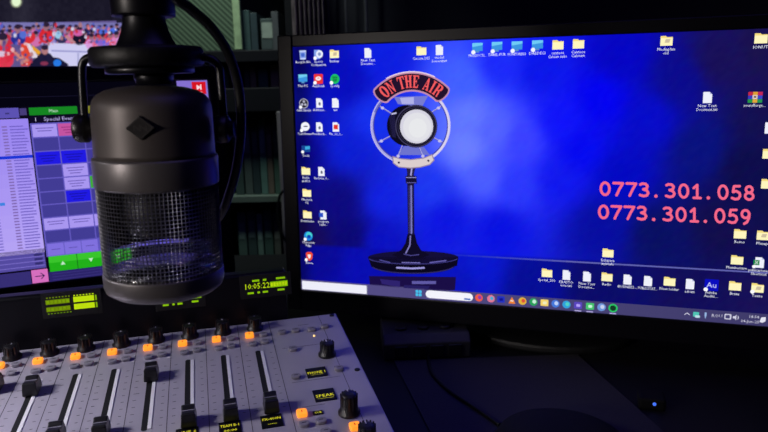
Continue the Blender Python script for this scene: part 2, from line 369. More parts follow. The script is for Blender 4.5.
# desktop icons (sizes in metres on the glass)
mm = .001
def icon(kind, x, y, lab='', dy=0):
    mb = MB(); a, b = scr(x, y); F = MF.moved(a, b); L = lambda k: (lambda px, py: F(px * mm, py * mm, k * .00012 + .00048))
    def P(k, pts, c): mb.poly([L(k)(*q) for q in pts], 0, c)
    def page():
        P(0, [(-4.6, -6.2), (4.6, -6.2), (4.6, 3.6), (2, 6.2), (-4.6, 6.2)], (238, 240, 252)); P(1, [(2, 6.2), (4.6, 3.6), (2, 3.6)], (186, 190, 226))
    if kind in ('folder', 'folderpic', 'folderlink'):
        P(0, [(-6.4, -5.2), (6.4, -5.2), (6.4, 4.2), (.4, 4.2), (-1, 5.6), (-6.4, 5.6)], (246, 222, 130)); P(1, [(-6.4, -5.2), (6.4, -5.2), (6.4, 3.2), (-6.4, 3.2)], (255, 246, 190))
        if kind != 'folder': P(2, [(-2, -2), (3, -2), (4, 2), (-1, 2)], (206, 190, 160))
        if kind == 'folderlink': P(3, oval(-5, -4.6, 2.4, 2.4, 10), (250, 250, 255))
    elif kind == 'doc': page()
    elif kind in ('word', 'pdf', 'note', 'excel'):
        page(); c = {'word': (40, 80, 200), 'pdf': (225, 50, 40), 'note': (90, 96, 120), 'excel': (24, 130, 70)}[kind]
        if kind == 'note': P(2, oval(.4, -1, 1.6, 2.2, 10), c)
        else: P(2, [(-6.4, -3), (-.2, -3), (-.2, 3), (-6.4, 3)] if kind != 'pdf' else [(-3, -3), (3, -3), (3, 3), (-3, 3)], c)
        if kind == 'excel': add_text(mb, F, 'X', -3.2 * mm, -2 * mm, 6 * mm, .0009, (235, 245, 240)); P(2, oval(-5.4, -5, 2, 2, 10), (250, 250, 255))
    elif kind in ('pc', 'remote'):
        P(0, [(-6.4, -3.6), (6.4, -3.6), (6.4, 6), (-6.4, 6)], (60, 150, 225)); P(1, [(-6.4, 1.2), (6.4, 3.2), (6.4, 6), (-6.4, 6)], (112, 204, 246)); P(1, [(-2.5, -5.6), (2.5, -5.6), (2, -3.6), (-2, -3.6)], (90, 140, 200))
        if kind == 'remote': P(2, oval(-5, -5, 2.6, 2.6, 12), (244, 248, 255))
    elif kind == 'bin':
        P(0, [(-4, -6), (4, -6), (5, 6), (-5, 6)], (186, 200, 246)); P(1, [(-3.8, -3.6), (3.9, -3.6), (4.5, 3.4), (-4.5, 3.4)], (120, 150, 226)); P(2, oval(0, 0, 2.6, 2.6, 12), (66, 104, 206))
    elif kind == 'sports':
        P(0, [(-6, -6), (2, -6), (2, 6), (-6, 6)], (130, 160, 240)); P(1, oval(1.6, .4, 5, 5.2, 18), (226, 232, 252)); P(2, oval(1.6, .4, 2.2, 2.2, 12), (130, 150, 200)); P(3, oval(-4.6, -4.6, 2.5, 2.5, 12), (250, 250, 255))
    elif kind == 'red':
        P(0, rrect(13, 13, 1.5), (232, 52, 56)); P(1, oval(0, .6, 4.2, 2.7, 14), (248, 228, 232)); P(2, [(-2, .6), (2, .6), (0, 2)], (232, 52, 56)); P(3, oval(-4.8, -4.8, 2.5, 2.5, 12), (250, 250, 255))
    elif kind == 'spot':
        P(0, oval(0, 0, 6.4, 6.4, 20), (30, 190, 96))
        for k, w in ((2.4, 7.4), (0, 6.4), (-2.2, 5.2)): P(1, [(-w / 2, k - .5), (w / 2, k - 1), (w / 2, k + .2), (-w / 2, k + .7)], (10, 80, 50))
        P(3, oval(-4.8, -4.8, 2.5, 2.5, 12), (250, 250, 255))
    elif kind == 'obs':
        P(0, oval(0, 0, 6.6, 6.6, 20), (196, 196, 214)); P(1, oval(0, 0, 5.8, 5.8, 20), (34, 32, 46))
        for q in range(3): P(2, oval(2.7 * math.cos(q * 2.1 + 1.5), 2.7 * math.sin(q * 2.1 + 1.5), 1.9, 1.7, 10), (180, 180, 200))
        P(3, oval(-4.8, -4.8, 2.3, 2.3, 12), (250, 250, 255))
    elif kind == 'bubble':
        P(0, oval(.6, .6, 6.4, 6, 20), (240, 242, 252)); P(1, [(-1.6, .2), (4, .2), (4, 1.6), (-1.6, 1.6)], (40, 40, 70)); P(1, oval(-4.8, -4.6, 2.5, 2.5, 12), (250, 250, 255))
    elif kind == 'pic':
        P(0, [(-6.2, -4), (6.2, -4), (6.2, 4.6), (-6.2, 4.6)], (26, 70, 150)); P(1, [(-1, -1), (6, 0), (6, 4), (-1, 3.4)], (60, 170, 226)); P(2, oval(-4.8, -4, 2.2, 2.2, 12), (244, 248, 255))
    elif kind == 'edge':
        P(0, oval(0, 0, 6.6, 6.6, 20), (30, 130, 220)); P(1, oval(1.2, 1.6, 4.8, 4.4, 16), (70, 206, 214)); P(2, oval(1, -.6, 3, 2.4, 14), (12, 60, 170)); P(3, oval(-4.8, -4.8, 2.4, 2.4, 12), (250, 250, 255))
    elif kind == 'brave':
        P(0, [(-5.4, 4.4), (-2.6, 6.6), (2.6, 6.6), (5.4, 4.4), (4.4, -3), (0, -6.6), (-4.4, -3)], (236, 72, 44)); P(1, [(-2.8, 3), (2.8, 3), (1.6, -1.4), (0, -3.4), (-1.6, -1.4)], (250, 232, 232)); P(2, oval(-4.8, -4.8, 2.4, 2.4, 12), (250, 250, 255))
    elif kind == 'rar':
        for r, cc in enumerate((((196, 40, 70), (226, 160, 50), (196, 40, 90)), ((60, 60, 190), (240, 240, 240), (60, 70, 200)), ((40, 150, 70), (226, 170, 60), (40, 150, 80)))):
            for q, c in enumerate(cc): P(0, [(-7 + 4.8 * q, 1.8 - 4 * r), (-2.4 + 4.8 * q, 1.8 - 4 * r), (-2.4 + 4.8 * q, 5.6 - 4 * r), (-7 + 4.8 * q, 5.6 - 4 * r)], c)
        P(1, [(-2.6, -2), (2.4, -2), (2.4, 2.2), (-2.6, 2.2)], (214, 200, 190)); P(2, [(-1.2, -.8), (1, -.8), (1, 1), (-1.2, 1)], (110, 60, 40))
    elif kind == 'au':
        P(0, rrect(15, 14, 1), (10, 14, 190)); add_text(mb, F, 'Au', 0, -3 * mm, 9.5 * mm, .0009, (196, 200, 255)); P(3, oval(-6, -5.6, 2.4, 2.4, 12), (250, 250, 255))
    for k, l in enumerate(lab.split('\n') if lab else []):
        add_text(mb, F, l, 0, (-10.6 - dy - 4.3 * k) * mm, 4.7 * mm, .0009, (236, 238, 255), maxw=21.5 * mm)
    o = spart('desktop_icon', mb); o['group'] = 'icons on the blue desktop'
ICONS = [('bin', 303, 55, 'Recycle Bin'), ('pc', 303, 79, 'This PC'), ('obs', 304, 103.5, 'OBS Studio'), ('bubble', 305, 127, 'TeamViewer'), ('pic', 306, 149, 'Tools'), ('folder', 306, 171, 'Radio\ngrafice'), ('folder', 307, 193, 'Machete\n02'), ('folder', 307.5, 214.5, 'Distributie'), ('edge', 308.5, 236, 'Microsoft\nEdge'), ('brave', 309.5, 256.5, 'Brave'),
         ('sports', 318.5, 54.5, 'Sports\nCompanion'), ('red', 318.5, 79, 'AnyDesk'), ('note', 319.5, 103, 'Address...'), ('note', 319.5, 127, 'Feedback...'), ('note', 321.5, 171.5, 'Reclama_0...'), ('word', 323.5, 215, 'program\nradio...'),
         ('folderpic', 334.5, 54, 'Backup'), ('spot', 335, 79, 'Spotify'), ('doc', 335.5, 103, 'txt'), ('pdf', 336, 127, 'Fis_cu_r...'),
         ('doc', 368, 53, 'New Text\nDocume...'), ('folder', 421.5, 51, 'Concerte 2025'), ('doc', 439.5, 50, 'model\nSonorizari'),
         ('remote', 477.5, 48, 'PRODUCTI...'), ('remote', 497, 47, 'TABEL-FUR'), ('remote', 517, 46.5, 'MONITORING'), ('remote', 537.5, 45.5, 'DAEDECI'), ('folder', 558, 45, 'cantece\nCalcium radio'), ('folder', 578.5, 44, 'Cantece\nCalcium'),
         ('folderpic', 666.5, 41, 'Mediaplan\nold'), ('folder', 761, 38.5, 'IONUT'), ('doc', 707.5, 97.5, 'New Text\nDocument.txt'), ('rar', 755, 97, 'soundforge...'), ('doc', 769.5, 128, ''), ('folder', 769, 154, ''), ('folder', 767.5, 184, ''),
         ('folder', 740, 234, 'Remo'), ('folderpic', 763, 235.5, 'Mesaje'), ('folder', 737, 260, 'Membersare'), ('excel', 759.5, 262.5, 'publicari-nou\nShortcut'), ('folder', 608, 253, 'Echipata\nanimale'),
         ('folder', 547, 273, 'Spotul_200'), ('doc', 566.5, 275, 'ERASTO\nnou.txt'), ('doc', 587, 276.5, 'New Text\nDocume...'), ('folder', 607, 277, 'Radio'), ('doc', 627.5, 279.5, 'BUSINESS...'), ('doc', 648, 281, 'PUBLICITAT...'), ('folder', 669.5, 281.5, 'New folder'), ('doc', 690, 284, 'ad.txt'), ('au', 711.5, 285, 'Adobe\nAuditi...'), ('folder', 735, 286, 'Brate'), ('folderlink', 757.5, 288, 'Texte')]
for i_ in ICONS: icon(*i_)
# taskbar
mb = MB(); N_ = 40
for k in range(N_):
    u0, u1 = MW * k / N_, MW * (k + 1) / N_; f = k / N_
    mb.poly([MF(u0, 0, .00012), MF(u1, 0, .00012), MF(u1, .0148, .00012), MF(u0, .0148, .00012)], 0, (88 - 26 * f, 80 - 22 * f, 138 - 34 * f))
def tb(x0, x1, y0, y1, c, k=2, r=None):
    p = rrect(x1 - x0, y1 - y0, r or .001, 3, (x0 + x1) / 2, (y0 + y1) / 2)
    mb.poly([MF(x, y, k * .00012) for x, y in p], 0, c)
tb(.001, .0985, .0006, .0128, (238, 238, 250)); tb(.0985, .099, 0, .0128, (120, 118, 150))
tb(.182, .246, .0022, .0128, (244, 244, 252), 2, .0052); tb(.234, .243, .0036, .0058, (70, 110, 190), 3)
for dx in (0, 1):
    for dy in (0, 1): tb(.168 + dx * .0045, .172 + dx * .0045, .0035 + dy * .0045, .0075 + dy * .0045, (70, 190, 236))
for x, c, c2 in ((479, (236, 92, 70), (150, 60, 170)), (491, (226, 120, 150), (80, 170, 210)), (501, (36, 50, 190), (20, 20, 140)), (512, (240, 130, 50), (240, 220, 200)), (522.5, (226, 180, 60), (220, 80, 60)), (533.5, (40, 160, 90), (200, 240, 220)),
                 (544.5, (246, 214, 110), (240, 236, 190)), (555.5, (70, 120, 220), (190, 210, 250)), (566.5, (50, 160, 220), (80, 210, 200)), (578, (90, 70, 190), (180, 160, 250)), (590, (70, 196, 110), (200, 250, 220)), (601.5, (110, 150, 220), (200, 210, 240)), (613, (20, 60, 40), (40, 200, 100))):
    u = scr(x, 297 + (x - 479) * .083)[0]
    if x == 512: mb.poly([MF(u - .0045, .0034, .0003), MF(u + .0045, .0034, .0003), MF(u, .0124, .0003)], 0, c); tb(u - .0022, u + .0022, .0062, .008, c2, 3)
    elif x == 613: mb.poly([MF(*q, .0003) for q in oval(u, .0078, .0054, .0054)], 0, c2); mb.poly([MF(*q, .0004) for q in oval(u, .0078, .0036, .0036)], 0, c)
    elif x in (544.5, 578, 590, 501): tb(u - .0048, u + .0048, .0036, .0122, c); tb(u - .002, u + .0026, .006, .0096, c2, 3)
    else: mb.poly([MF(*q, .0003) for q in oval(u, .0078, .005, .005)], 0, c); mb.poly([MF(*q, .0004) for q in oval(u + .001, .0084, .0024, .0026)], 0, c2)
    if x in (578, 590, 613): tb(u - .004, u + .004, .0004, .0012, (190, 180, 240))
ux = lambda x: scr(x, 315)[0]
WHT = (206, 204, 226)
ribbon(mb, lambda a, b: MF(a, b, .0003), [(ux(684.5), .0068), (ux(687), .009), (ux(689.5), .0068)], .0009, WHT)
tb(ux(693), ux(699), .005, .011, (80, 196, 180)); tb(ux(695), ux(700), .004, .007, (190, 226, 236), 3)
tb(ux(704.5), ux(706.5), .006, .0115, (150, 180, 226)); tb(ux(705), ux(706), .004, .006, (150, 180, 226))
add_text(mb, MF, 'ROU', ux(717), .0064, .0055, .0004, WHT)
tb(ux(724.5), ux(731.5), .0048, .0115, WHT); tb(ux(725.5), ux(730), .006, .0103, (70, 66, 112), 3)
mb.poly([MF(a, b, .0003) for a, b in ((ux(733), .0066), (ux(735), .0066), (ux(736.5), .0045), (ux(736.5), .0115), (ux(735), .0094), (ux(733), .0094))], 0, WHT); ribbon(mb, lambda a, b: MF(a, b, .0003), [(ux(738), .006), (ux(738.6), .008), (ux(738), .010)], .0008, WHT)
add_text(mb, MF, '18:54', ux(754), .0088, .005, .0004, WHT); add_text(mb, MF, '04-Jun-25', ux(750.5), .0028, .005, .0004, WHT)
mb.poly([MF(a, b, .0003) for a, b in ((ux(760), .0048), (ux(763), .004), (ux(766), .006), (ux(766), .0112), (ux(761.5), .0105))], 0, (226, 226, 240))
spart('taskbar', mb, 'grey violet taskbar with coloured program icons and white search box')

# ------------------------------------------------------------------ left monitor
LO = V((-.2446337, .9602708, CZ - .26439987)); lx, lu, ln = axes(.3923457, .0467833)
LF = Frame(LO, lx, lu, ln); LW, LH = .476, .268
lb = V((-.50, .92, DZ))
t = thing('computer_monitor', rotz(lb, .392), 'computer monitor with purple playlist and green buttons behind the mixing console', 'monitor')
fr = MB(); b_ = .0175
for x0, x1, y0, y1 in ((-LW - b_, -LW, -.02, LH + .0215), (0, b_, -.02, LH + .0215), (-LW, 0, LH, LH + .0215), (-LW, 0, -.02, 0)): fr.box(LF, x0, x1, y0, y1, -.02, .003)
obj('bezel', fr, BLACK, t, .003)
obj('back_housing', MB().box(LF, -LW - .016, .016, -.019, LH + .0205, -.045, -.0185), BLACK, t, .006)
bf = rotz(lb, .392)
obj('stand_base', MB().prism(bf, rrect(.22, .15, .03), 0, .012), MATTE, t, .003)
obj('stand_neck', MB().box(bf, -.03, .03, .01, .04, .01, .25), MATTE, t, .006)
LILAC, SLATE, SBLUE, PALE = (150, 128, 236), (66, 60, 148), (32, 26, 226), (168, 150, 240)
def ui(mb, u0, u1, v0, v1, c, k=1): mb.poly([LF(u * mm, v * mm, k * .00012) for u, v in ((u0, v0), (u1, v0), (u1, v1), (u0, v1))], 0, c)
mb = MB(); ui(mb, -476, 0, 0, 268, (10, 8, 24), 0)
LS = obj('screen', mb, PIX, t, label='lit screen with purple panels')
mb = MB(); ui(mb, -476, -44, 238, 268, (5, 4, 16)); ui(mb, -476, -44, 250, 250.6, (26, 24, 48), 2)
ui(mb, -320, -246, 224, 237, (92, 82, 178)); ui(mb, -262, -257, 229, 231, (60, 54, 120), 2)
ui(mb, -245, -237, 227, 236, (70, 60, 120)); ui(mb, -234, -176, 226.5, 236.5, (22, 132, 34)); add_text(mb, LF, 'Main', -.205, .2295, .006, .0004, (190, 230, 200)); ui(mb, -167, -60, 226.5, 236.5, (140, 142, 26))
ui(mb, -234, -60, 216.5, 225.5, (14, 10, 34)); add_text(mb, LF, '1', -.2275, .2185, .007, .0004, (214, 206, 250)); add_text(mb, LF, 'Special Event', -.199, .2185, .0072, .0004, (190, 180, 240))
obj('header_bar', mb, ICO, LS)
mb = MB(); 
for k in range(10):
    f = k / 9; ui(mb, -476, -236.5 , 222 - 18 * (k + 1), 222.6 - 18 * k, (154 + 26 * f, 134 + 28 * f, 240 + 4 * f))
for k in range(43):
    v = 217 - k * 4.05
    if k == 11: ui(mb, -476, -236.5, v - 1.6, v + 2.4, (26, 52, 214), 2); continue
    if 0 < k < 42:
        random.seed(k); w = 15 + random.random() * 7
        ui(mb, -259, -259 + w, v - .7, v + .7, (112, 96, 196), 2); ui(mb, -268, -262, v - .9, v + .9, (128, 104, 178), 2)
        ui(mb, -330, -284, v - .7, v + .7, (112, 98, 200), 2)
ui(mb, -282, -276, 110, 114, (60, 130, 226), 3)
obj('track_list', mb, ICO, LS)
mb = MB(); rows = [215, 197, 178.5, 160, 142, 124, 106.5, 88.5, 71, 53.5]
colx = [(-233, -203.5), (-202, -171.5), (-170, -139), (-138, -107), (-106, -75), (-74, -3)]
ui(mb, -235, -1, 35, 216, (98, 88, 190))
kinds = ['WP....', '......', 'BB....', '.W.W..', '.W....', '.B....', '......', 'WWW...', '......']
for r, ks in enumerate(kinds):
    for c, k in enumerate(ks):
        u0, u1 = colx[c]; v1, v0 = rows[r] - .8, rows[r + 1] + .8
        c3 = c == 2 and r in (3, 4)
        ui(mb, u0, u1, v0, v1, (60, 170, 50) if (c == 2 and r == 4) else {'W': PALE, 'P': (196, 84, 160), 'B': SBLUE, '.': SLATE}[k], 2)
        if k in 'WB' or k == 'P':
            for q in range(2 if k == 'W' and r != 3 and r != 4 else 3): ui(mb, u0 + 4 + q * 2, u1 - 4 - q * 2.5, (v0 + v1) / 2 + 2.6 - q * 3.6, (v0 + v1) / 2 + 3.7 - q * 3.6, (104, 88, 180) if k == 'W' else (22, 18, 160) if k == 'B' else (150, 50, 120), 3)
for k in range(3): ui(mb, -233 + k * 21.5, -212.5 + k * 21.5, 36, 52.5, (128, 112, 222), 2); ui(mb, -228 + k * 21.5, -217 + k * 21.5, 44, 45, (90, 76, 170), 3)
for k in range(3):
    u0 = -233 + 35.5 * k; ui(mb, u0, u0 + 34.8, 13.8, 35, (34, 176, 26), 2); ui(mb, u0, u0 + 34.8, 26, 35, (58, 196, 44), 3)
    mb.poly([LF((u0 + 17) * mm + a * mm, (24 + b) * mm, .0006) for a, b in (((-3, -2), (3, -2), (0, 3)) if k == 0 else ((-3, 2.6), (0, -2.6), (3, 2.6)))], 0, (196, 236, 200))
ui(mb, -235, -1, 0, 13.5, (44, 36, 104), 2)
for k in range(3): ui(mb, -231, -140, 2 + k * 4, 2.6 + k * 4, (66, 58, 136), 3)
obj('cue_button_grid', mb, ICO, LS)
mb = MB(); ui(mb, -476, -236, 42, 47.5, (10, 6, 28)); add_text(mb, LF, '0:00', -.288, .0435, .004, .0004, (190, 180, 230)); ui(mb, -476, -237, 20.5, 42, (84, 74, 160)); ui(mb, -476, -257, 0, 18, (54, 46, 116)); ui(mb, -476, -237, 18, 20.5, (10, 6, 28))
for k in range(3): ui(mb, -476, -238, 24 + k * 6.4, 24.9 + k * 6.4, (126, 112, 206), 2); ui(mb, -250, -240, 26 + k * 6, 29 + k * 6, (50, 44, 108), 2)
ui(mb, -256, -236, .6, 19, (214, 110, 190), 2)
ribbon(mb, lambda a, b: LF(a, b, .0006), [(-.2515, .0098), (-.2405, .0098)], .0012, (60, 30, 80)); ribbon(mb, lambda a, b: LF(a, b, .0006), [(-.2445, .0135), (-.2405, .0098), (-.2445, .006)], .0012, (60, 30, 80))
obj('status_panel', mb, ICO, LS)
mb = MB(); ui(mb, -44, -1.5, 217, 267, (132, 112, 206), 1); ui(mb, -23.5, -4, 247.5, 265, (214, 20, 34), 2)
mb.poly([LF(a * mm, b * mm, .0006) for a, b in ((-17, 253.5), (-17, 261), (-10.5, 257.2))], 0, (250, 214, 222)); ui(mb, -12, -10.2, 253.5, 261, (250, 214, 222), 4); ui(mb, -19, -9, 249.3, 250.4, (250, 190, 200), 4)
obj('exit_button', mb, ICO, LS, label='red square button at top corner')

# ------------------------------------------------------------------ television
TY = 1.93; TF = Frame(V((0, TY, 0)), V((1, 0, 0)), V((0, 0, 1)), V((0, -1, 0)))
def tvp(x, y): return TF.hit(x, y)
tx1 = tvp(142, 30)[0]; tx0 = tx1 - 1.0; ty0 = tvp(60, 84)[1]; ty1 = ty0 + .5625
tf = Frame(V(((tx0 + tx1) / 2, TY + .03, ty0 - .03)))
t = thing('television', tf, 'wall television showing a bright football crowd, behind the purple playlist monitor', 'television')
fr = MB(); b_ = .012
for x0, x1, y0, y1 in ((tx0 - b_, tx0, ty0 - .02, ty1 + b_), (tx1, tx1 + b_, ty0 - .02, ty1 + b_), (tx0, tx1, ty1, ty1 + b_), (tx0, tx1, ty0 - .02, ty0)): fr.box(TF, x0, x1, y0, y1, -.03, .004)
obj('frame', fr, BLACK, t, .002)
obj('back_housing', MB().box(TF, tx0, tx1, ty0, ty1, -.092, -.012), BLACK, t, .004)
mb = MB(); random.seed(3)
tvl = lambda k: (lambda x, y: TF(*tvp(x, y), k * .0004))
def tvcol(x, y):
    n = (random.random() - .5) * 6
    if y < 22.5: g = 14 * math.exp(-((x - 22) / 14) ** 2); return (27 + g + n, 25 + g + n, 40 + g + n)
    return (96 + n, 84 + n, 140 + n)
for i in range(100):
    for j in range(56):
        a0, a1 = tx0 + (tx1 - tx0) * i / 100, tx0 + (tx1 - tx0) * (i + 1) / 100; c0, c1 = ty0 + (ty1 - ty0) * j / 56, ty0 + (ty1 - ty0) * (j + 1) / 56
        mb.poly([TF(a0, c0), TF(a1, c0), TF(a1, c1), TF(a0, c1)], 0, tvcol(*project(TF((a0 + a1) / 2, (c0 + c1) / 2))))
TS = obj('screen', mb, PIX, t, label='lit screen with a sports broadcast')
mb = MB()
def tvo(k, cx, cy, rx, ry, c, n=14): mb.poly([tvl(k)(*q) for q in oval(cx, cy, rx, ry, n)], 0, c)
def tvq(k, pts, c): mb.poly([tvl(k)(*q) for q in pts], 0, c)
tvq(1, [(-60, 22), (150, 23), (150, 30), (-60, 30)], (120, 116, 178))
SHIRT = [(196, 44, 66), (70, 78, 176), (206, 60, 70), (150, 140, 200), (190, 90, 160), (40, 40, 90), (214, 70, 60), (90, 110, 210), (206, 110, 170)]
def fan_(k, x, y, s, c, skin=(150, 104, 120)):
    tvo(k, x, y + s * 2.0, s * 1.7, s * 1.6, c); tvo(k + 1, x, y, s * .72, s * .95, skin); tvo(k + 2, x, y - s * .5, s * .74, s * .55, (44, 32, 56))
for k in range(34): fan_(2, -58 + k * 6 + random.random() * 2.5, 26 + random.random() * 3, 2.6, random.choice(SHIRT))
for k in range(24): fan_(5, -56 + k * 8.2 + random.random() * 3, 31 + random.random() * 3.5, 3.4, random.choice(SHIRT))
tvq(9, [(49, 43), (120, 45), (120, 72), (46, 72)], (206, 204, 240)); tvq(10, [(52, 50), (112, 52), (112, 53.5), (52, 51.5)], (150, 150, 206)); tvq(10, [(78, 53), (79.5, 53), (79.5, 66), (78, 66)], (160, 160, 210))
fan_(9, 30, 30, 3.6, (214, 46, 56)); fan_(9, 47, 27, 4.6, (214, 40, 52)); fan_(9, 62, 29, 4, (50, 46, 84)); tvo(10, 59, 35, 3.4, 4, (150, 196, 226)); tvq(11, [(64, 36), (68, 35), (77, 43), (73, 44)], (190, 130, 140)); fan_(9, 80, 31, 4, (26, 22, 44)); tvo(11, 79, 33, 5.2, 3.2, (206, 96, 170))
for x in (92, 98, 104, 111, 117): fan_(9, x, 35 + (x % 3), 3.6, [(214, 150, 200), (226, 90, 110), (214, 140, 210), (220, 80, 100), (90, 100, 220)][int(x) % 5])
tvo(10, 104, 32, 4.6, 3, (70, 104, 216)); tvo(10, 114, 31, 4, 3, (70, 110, 224))
fan_(11, 19, 29, 4.6, (40, 46, 140)); tvo(13, 24, 35, 3.6, 4, (84, 108, 206)); fan_(11, -6, 34, 5.4, (190, 50, 64)); fan_(11, -24, 33, 5, (60, 60, 150)); fan_(11, -40, 35, 5.4, (206, 60, 66))
tvq(13, [(22, 44), (31, 43), (34, 66), (22, 66)], (222, 70, 50)); tvq(14, [(27, 43), (31, 44), (40, 58), (33, 58)], (226, 214, 226)); tvq(15, [(33, 45), (42, 52), (40, 56), (34, 50)], (226, 160, 40))
fan_(13, 4, 40, 6.6, (214, 40, 62), (156, 116, 128)); tvo(13, 2, 60, 13, 10, (222, 56, 82)); tvo(14, 2, 54, 6, 3, (214, 190, 214)); tvq(14, [(12, 50), (20, 53), (31, 61), (24, 63)], (206, 130, 120))
tvq(15, [(30, 66), (36, 58), (46, 56), (60, 58), (69, 64), (70, 70), (30, 70)], (26, 24, 54)); fan_(15, 46, 50, 5, (30, 28, 60), (176, 120, 124)); tvo(18, 58.5, 63, 4, 3.6, (40, 120, 226)); tvo(18, 45.5, 63.5, 4, 2, (130, 50, 80))
random.seed(11)
for k in range(150):
    x, y = random.uniform(-50, 125), random.uniform(24, 44); r_ = random.uniform(.7, 1.9)
    tvo(12, x, y, r_, r_ * random.uniform(.7, 1.5), random.choice([(168, 118, 128), (46, 36, 64), (206, 200, 226), (204, 52, 70), (84, 92, 190), (150, 110, 170), (226, 120, 130)]), 8)
for k in range(60):
    x, y = random.uniform(-40, 34), random.uniform(42, 66); r_ = random.uniform(.8, 2.2)
    tvo(19, x, y, r_, r_ * random.uniform(.7, 1.5), random.choice([(150, 60, 90), (190, 130, 130), (90, 70, 130), (214, 60, 76), (120, 90, 140), (226, 170, 180)]), 8)
tvo(2, 16.5, 1.5, 7, 7, (70, 70, 74)); tvo(3, 16.5, 2, 5.4, 5.6, (150, 160, 130)); tvo(4, 16.6, 1.4, 4.4, 5, (226, 246, 206))
obj('broadcast_picture', mb, ICO, TS, label='crowd of football fans in red and blue shirts')

# ------------------------------------------------------------------ mixing console
cx_, cu_, cn_ = axes(.26748, 0); ph = .0819638
hv = V((-math.sin(.26748), math.cos(.26748), 0)); cvv = hv * math.cos(ph) + V((0, 0, 1)) * math.sin(ph)
KO = V((-.386001, .6122096, CZ - .2733971)); KF0 = Frame(KO, cx_, cvv, cx_.cross(cvv))
class MM(Frame):
    def __call__(s, a, b=0, c=0): return s.O + s.X * (a * mm) + s.Y * (b * mm) + s.Z * (c * mm)
KF = MM(KO, cx_, cvv, cx_.cross(cvv))
def KD(): return Frame(KO, cx_, cvv, cx_.cross(cvv))
t = thing('mixing_console', KD(), 'grey radio mixing console with faders, orange buttons and small yellow displays', 'mixing console')
CON = t
UL, UR, VB, VT = -112, 348, -345, 34.5
obj('faceplate', MB().box(KF, UL, UR, VB, VT, -3, 0), PANEL, t, .0012)
ch = MB(); zt = -3.1
def dpt(u, v): P = KF(u, v, zt); return V((P.x, P.y, DZ + .001))
pts = [KF(u, v, zt) for u, v in ((UL + 2, VB + 2), (UR - 2, VB + 2), (UR - 2, VT - 2), (UL + 2, VT - 2))]
low = [V((p.x, p.y, DZ + .0005)) for p in pts]; ch.v += low + pts
for q in ((3, 2, 1, 0), (4, 5, 6, 7), (0, 1, 5, 4), (1, 2, 6, 5), (2, 3, 7, 6), (3, 0, 4, 7)): ch.face(q)
obj('chassis', ch, CHASSIS, t)
gr = MB()
for i in range(9): gr.box(KF, 35 * i - 11.6, 35 * i - 11, VB + 1, VT - 1, -.2, .08)
gr.box(KF, 326.5, 327, VB + 1, VT - 1, -.2, .08)
obj('panel_seams', gr, INK, t)
pr = MB()
for k in range(10):
    v = -42 - k * 11.6; l = 5 if k in (1, 4) else 3
    pr.box(KF, -7.5, -7.5 + l, v - .3, v + .3, -.2, .06); pr.box(KF, 17.5, 20, v - .3, v + .3, -.2, .06)
p0 = obj('scale_print', pr, INK, t)
for i in range(1, 8): clone(p0, t, (.035 * i, 0, 0))
for u0, u1, v in ((276, 322, -37), (276, 323, -108), (300, 312, 14), (274, 300, -152)): obj('printed_line', MB().box(KF, u0, u1, v - .25, v + .25, -.2, .06), INK, t)
for u, v in ((281, 8), (297, 8), (313, 6), (329, 9), (287, -34), (282, -92), (324, -88), (277, -154), (317, -187)): obj('printed_mark', MB().box(KF, u - 3, u + 3, v - .4, v + .4, -.2, .06), INK, t)
# one of each control, then copies
def knob_mesh(u, v, r, h):
    K = Frame(KF(u, v, 0), KF.X, KF.Y, KF.Z)
    m_ = MB().lathe(K, [(r * 1.16 * mm, .0), (r * 1.16 * mm, .0022), (r * .96 * mm, .0034), (r * .82 * mm, h * .9 * mm), (r * .76 * mm, h * mm), (r * .3 * mm, (h + .25) * mm)], 28)
    for k in range(14):
        a = 2 * PI * k / 14; m_.box(Frame(K(math.cos(a) * r * .87 * mm, math.sin(a) * r * .87 * mm, .0035), KF.X * math.cos(a) + KF.Y * math.sin(a), KF.Y * math.cos(a) - KF.X * math.sin(a), KF.Z), -.0005, .0005, -.0006, .0006, 0, h * .8 * mm)
    return m_
k0 = obj('rotary_knob', knob_mesh(7.6, 18, 8, 13.6), KNOB, t)
mk = MB().box(KF, 7.2, 8, 20.5, 24, 13.7, 14.05)
kp = obj('pointer_line', mk, WHITE, k0, label='white pointer line')
for i in range(1, 8): clone(k0, t, (.035 * i, 0, 0))
b0 = obj('lit_button', MB().prism(KF, rrect(9.2, 9, 2), 0, 4.2), ORANGE, t, .0009, label='glowing orange button')
obj('button_mark', MB().box(KF, -.5, .5, -1.6, 1.6, 4.25, 4.4), mat('dim_amber_mark', (170, 70, 10), .5), b0)
for i in range(1, 8): clone(b0, t, (.035 * i, 0, 0))
for d in ((277, -164), (317, -195.5)): clone(b0, t, (d[0] * mm, d[1] * mm, 0))
g0 = obj('push_button', MB().prism(KF, rrect(9.4, 8, 3.2, 4, 15.4, -1.3), 0, 3.2), GREYBTN, t, .0008, label='unlit grey button')
obj('button_mark', MB().box(KF, 13.6, 17.2, -1.7, -.9, 3.25, 3.4), INK, g0)
for i in range(8):
    for a, b in ((15.4, -1.3), (15.2, -18.4), (2.2, -20.6)):
        if i or (a, b) != (15.4, -1.3): clone(g0, t, ((35 * i + a - 15.4) * mm, (b + 1.3) * mm, 0))
for a, b in ((280.3, -1.4), (295.8, -.6), (313.3, -3), (328.7, .6), (286.3, -37.2 - 6), (281.3, -99.7), (324.4, -95.9), (276.5, -180), (291.2, -179.5), (292.3, -195.6)): clone(g0, t, ((a - 15.4) * mm, (b + 1.3) * mm, 0))
s0 = obj('fader_slot', MB().prism(KF, rrect(5.2, 117, 2.4, 4, 5.6, -93), -.2, .12), MATTE, t)
obj('slot_lining', MB().box(KF, 8.1, 11.2, -150, -37, -.2, .7), WHITE, s0, label='white lining along the slot')
for i in range(1, 8): clone(s0, t, (.035 * i, 0, 0))
cap = MB(); n = 9; cu, cv = 7.2, 0
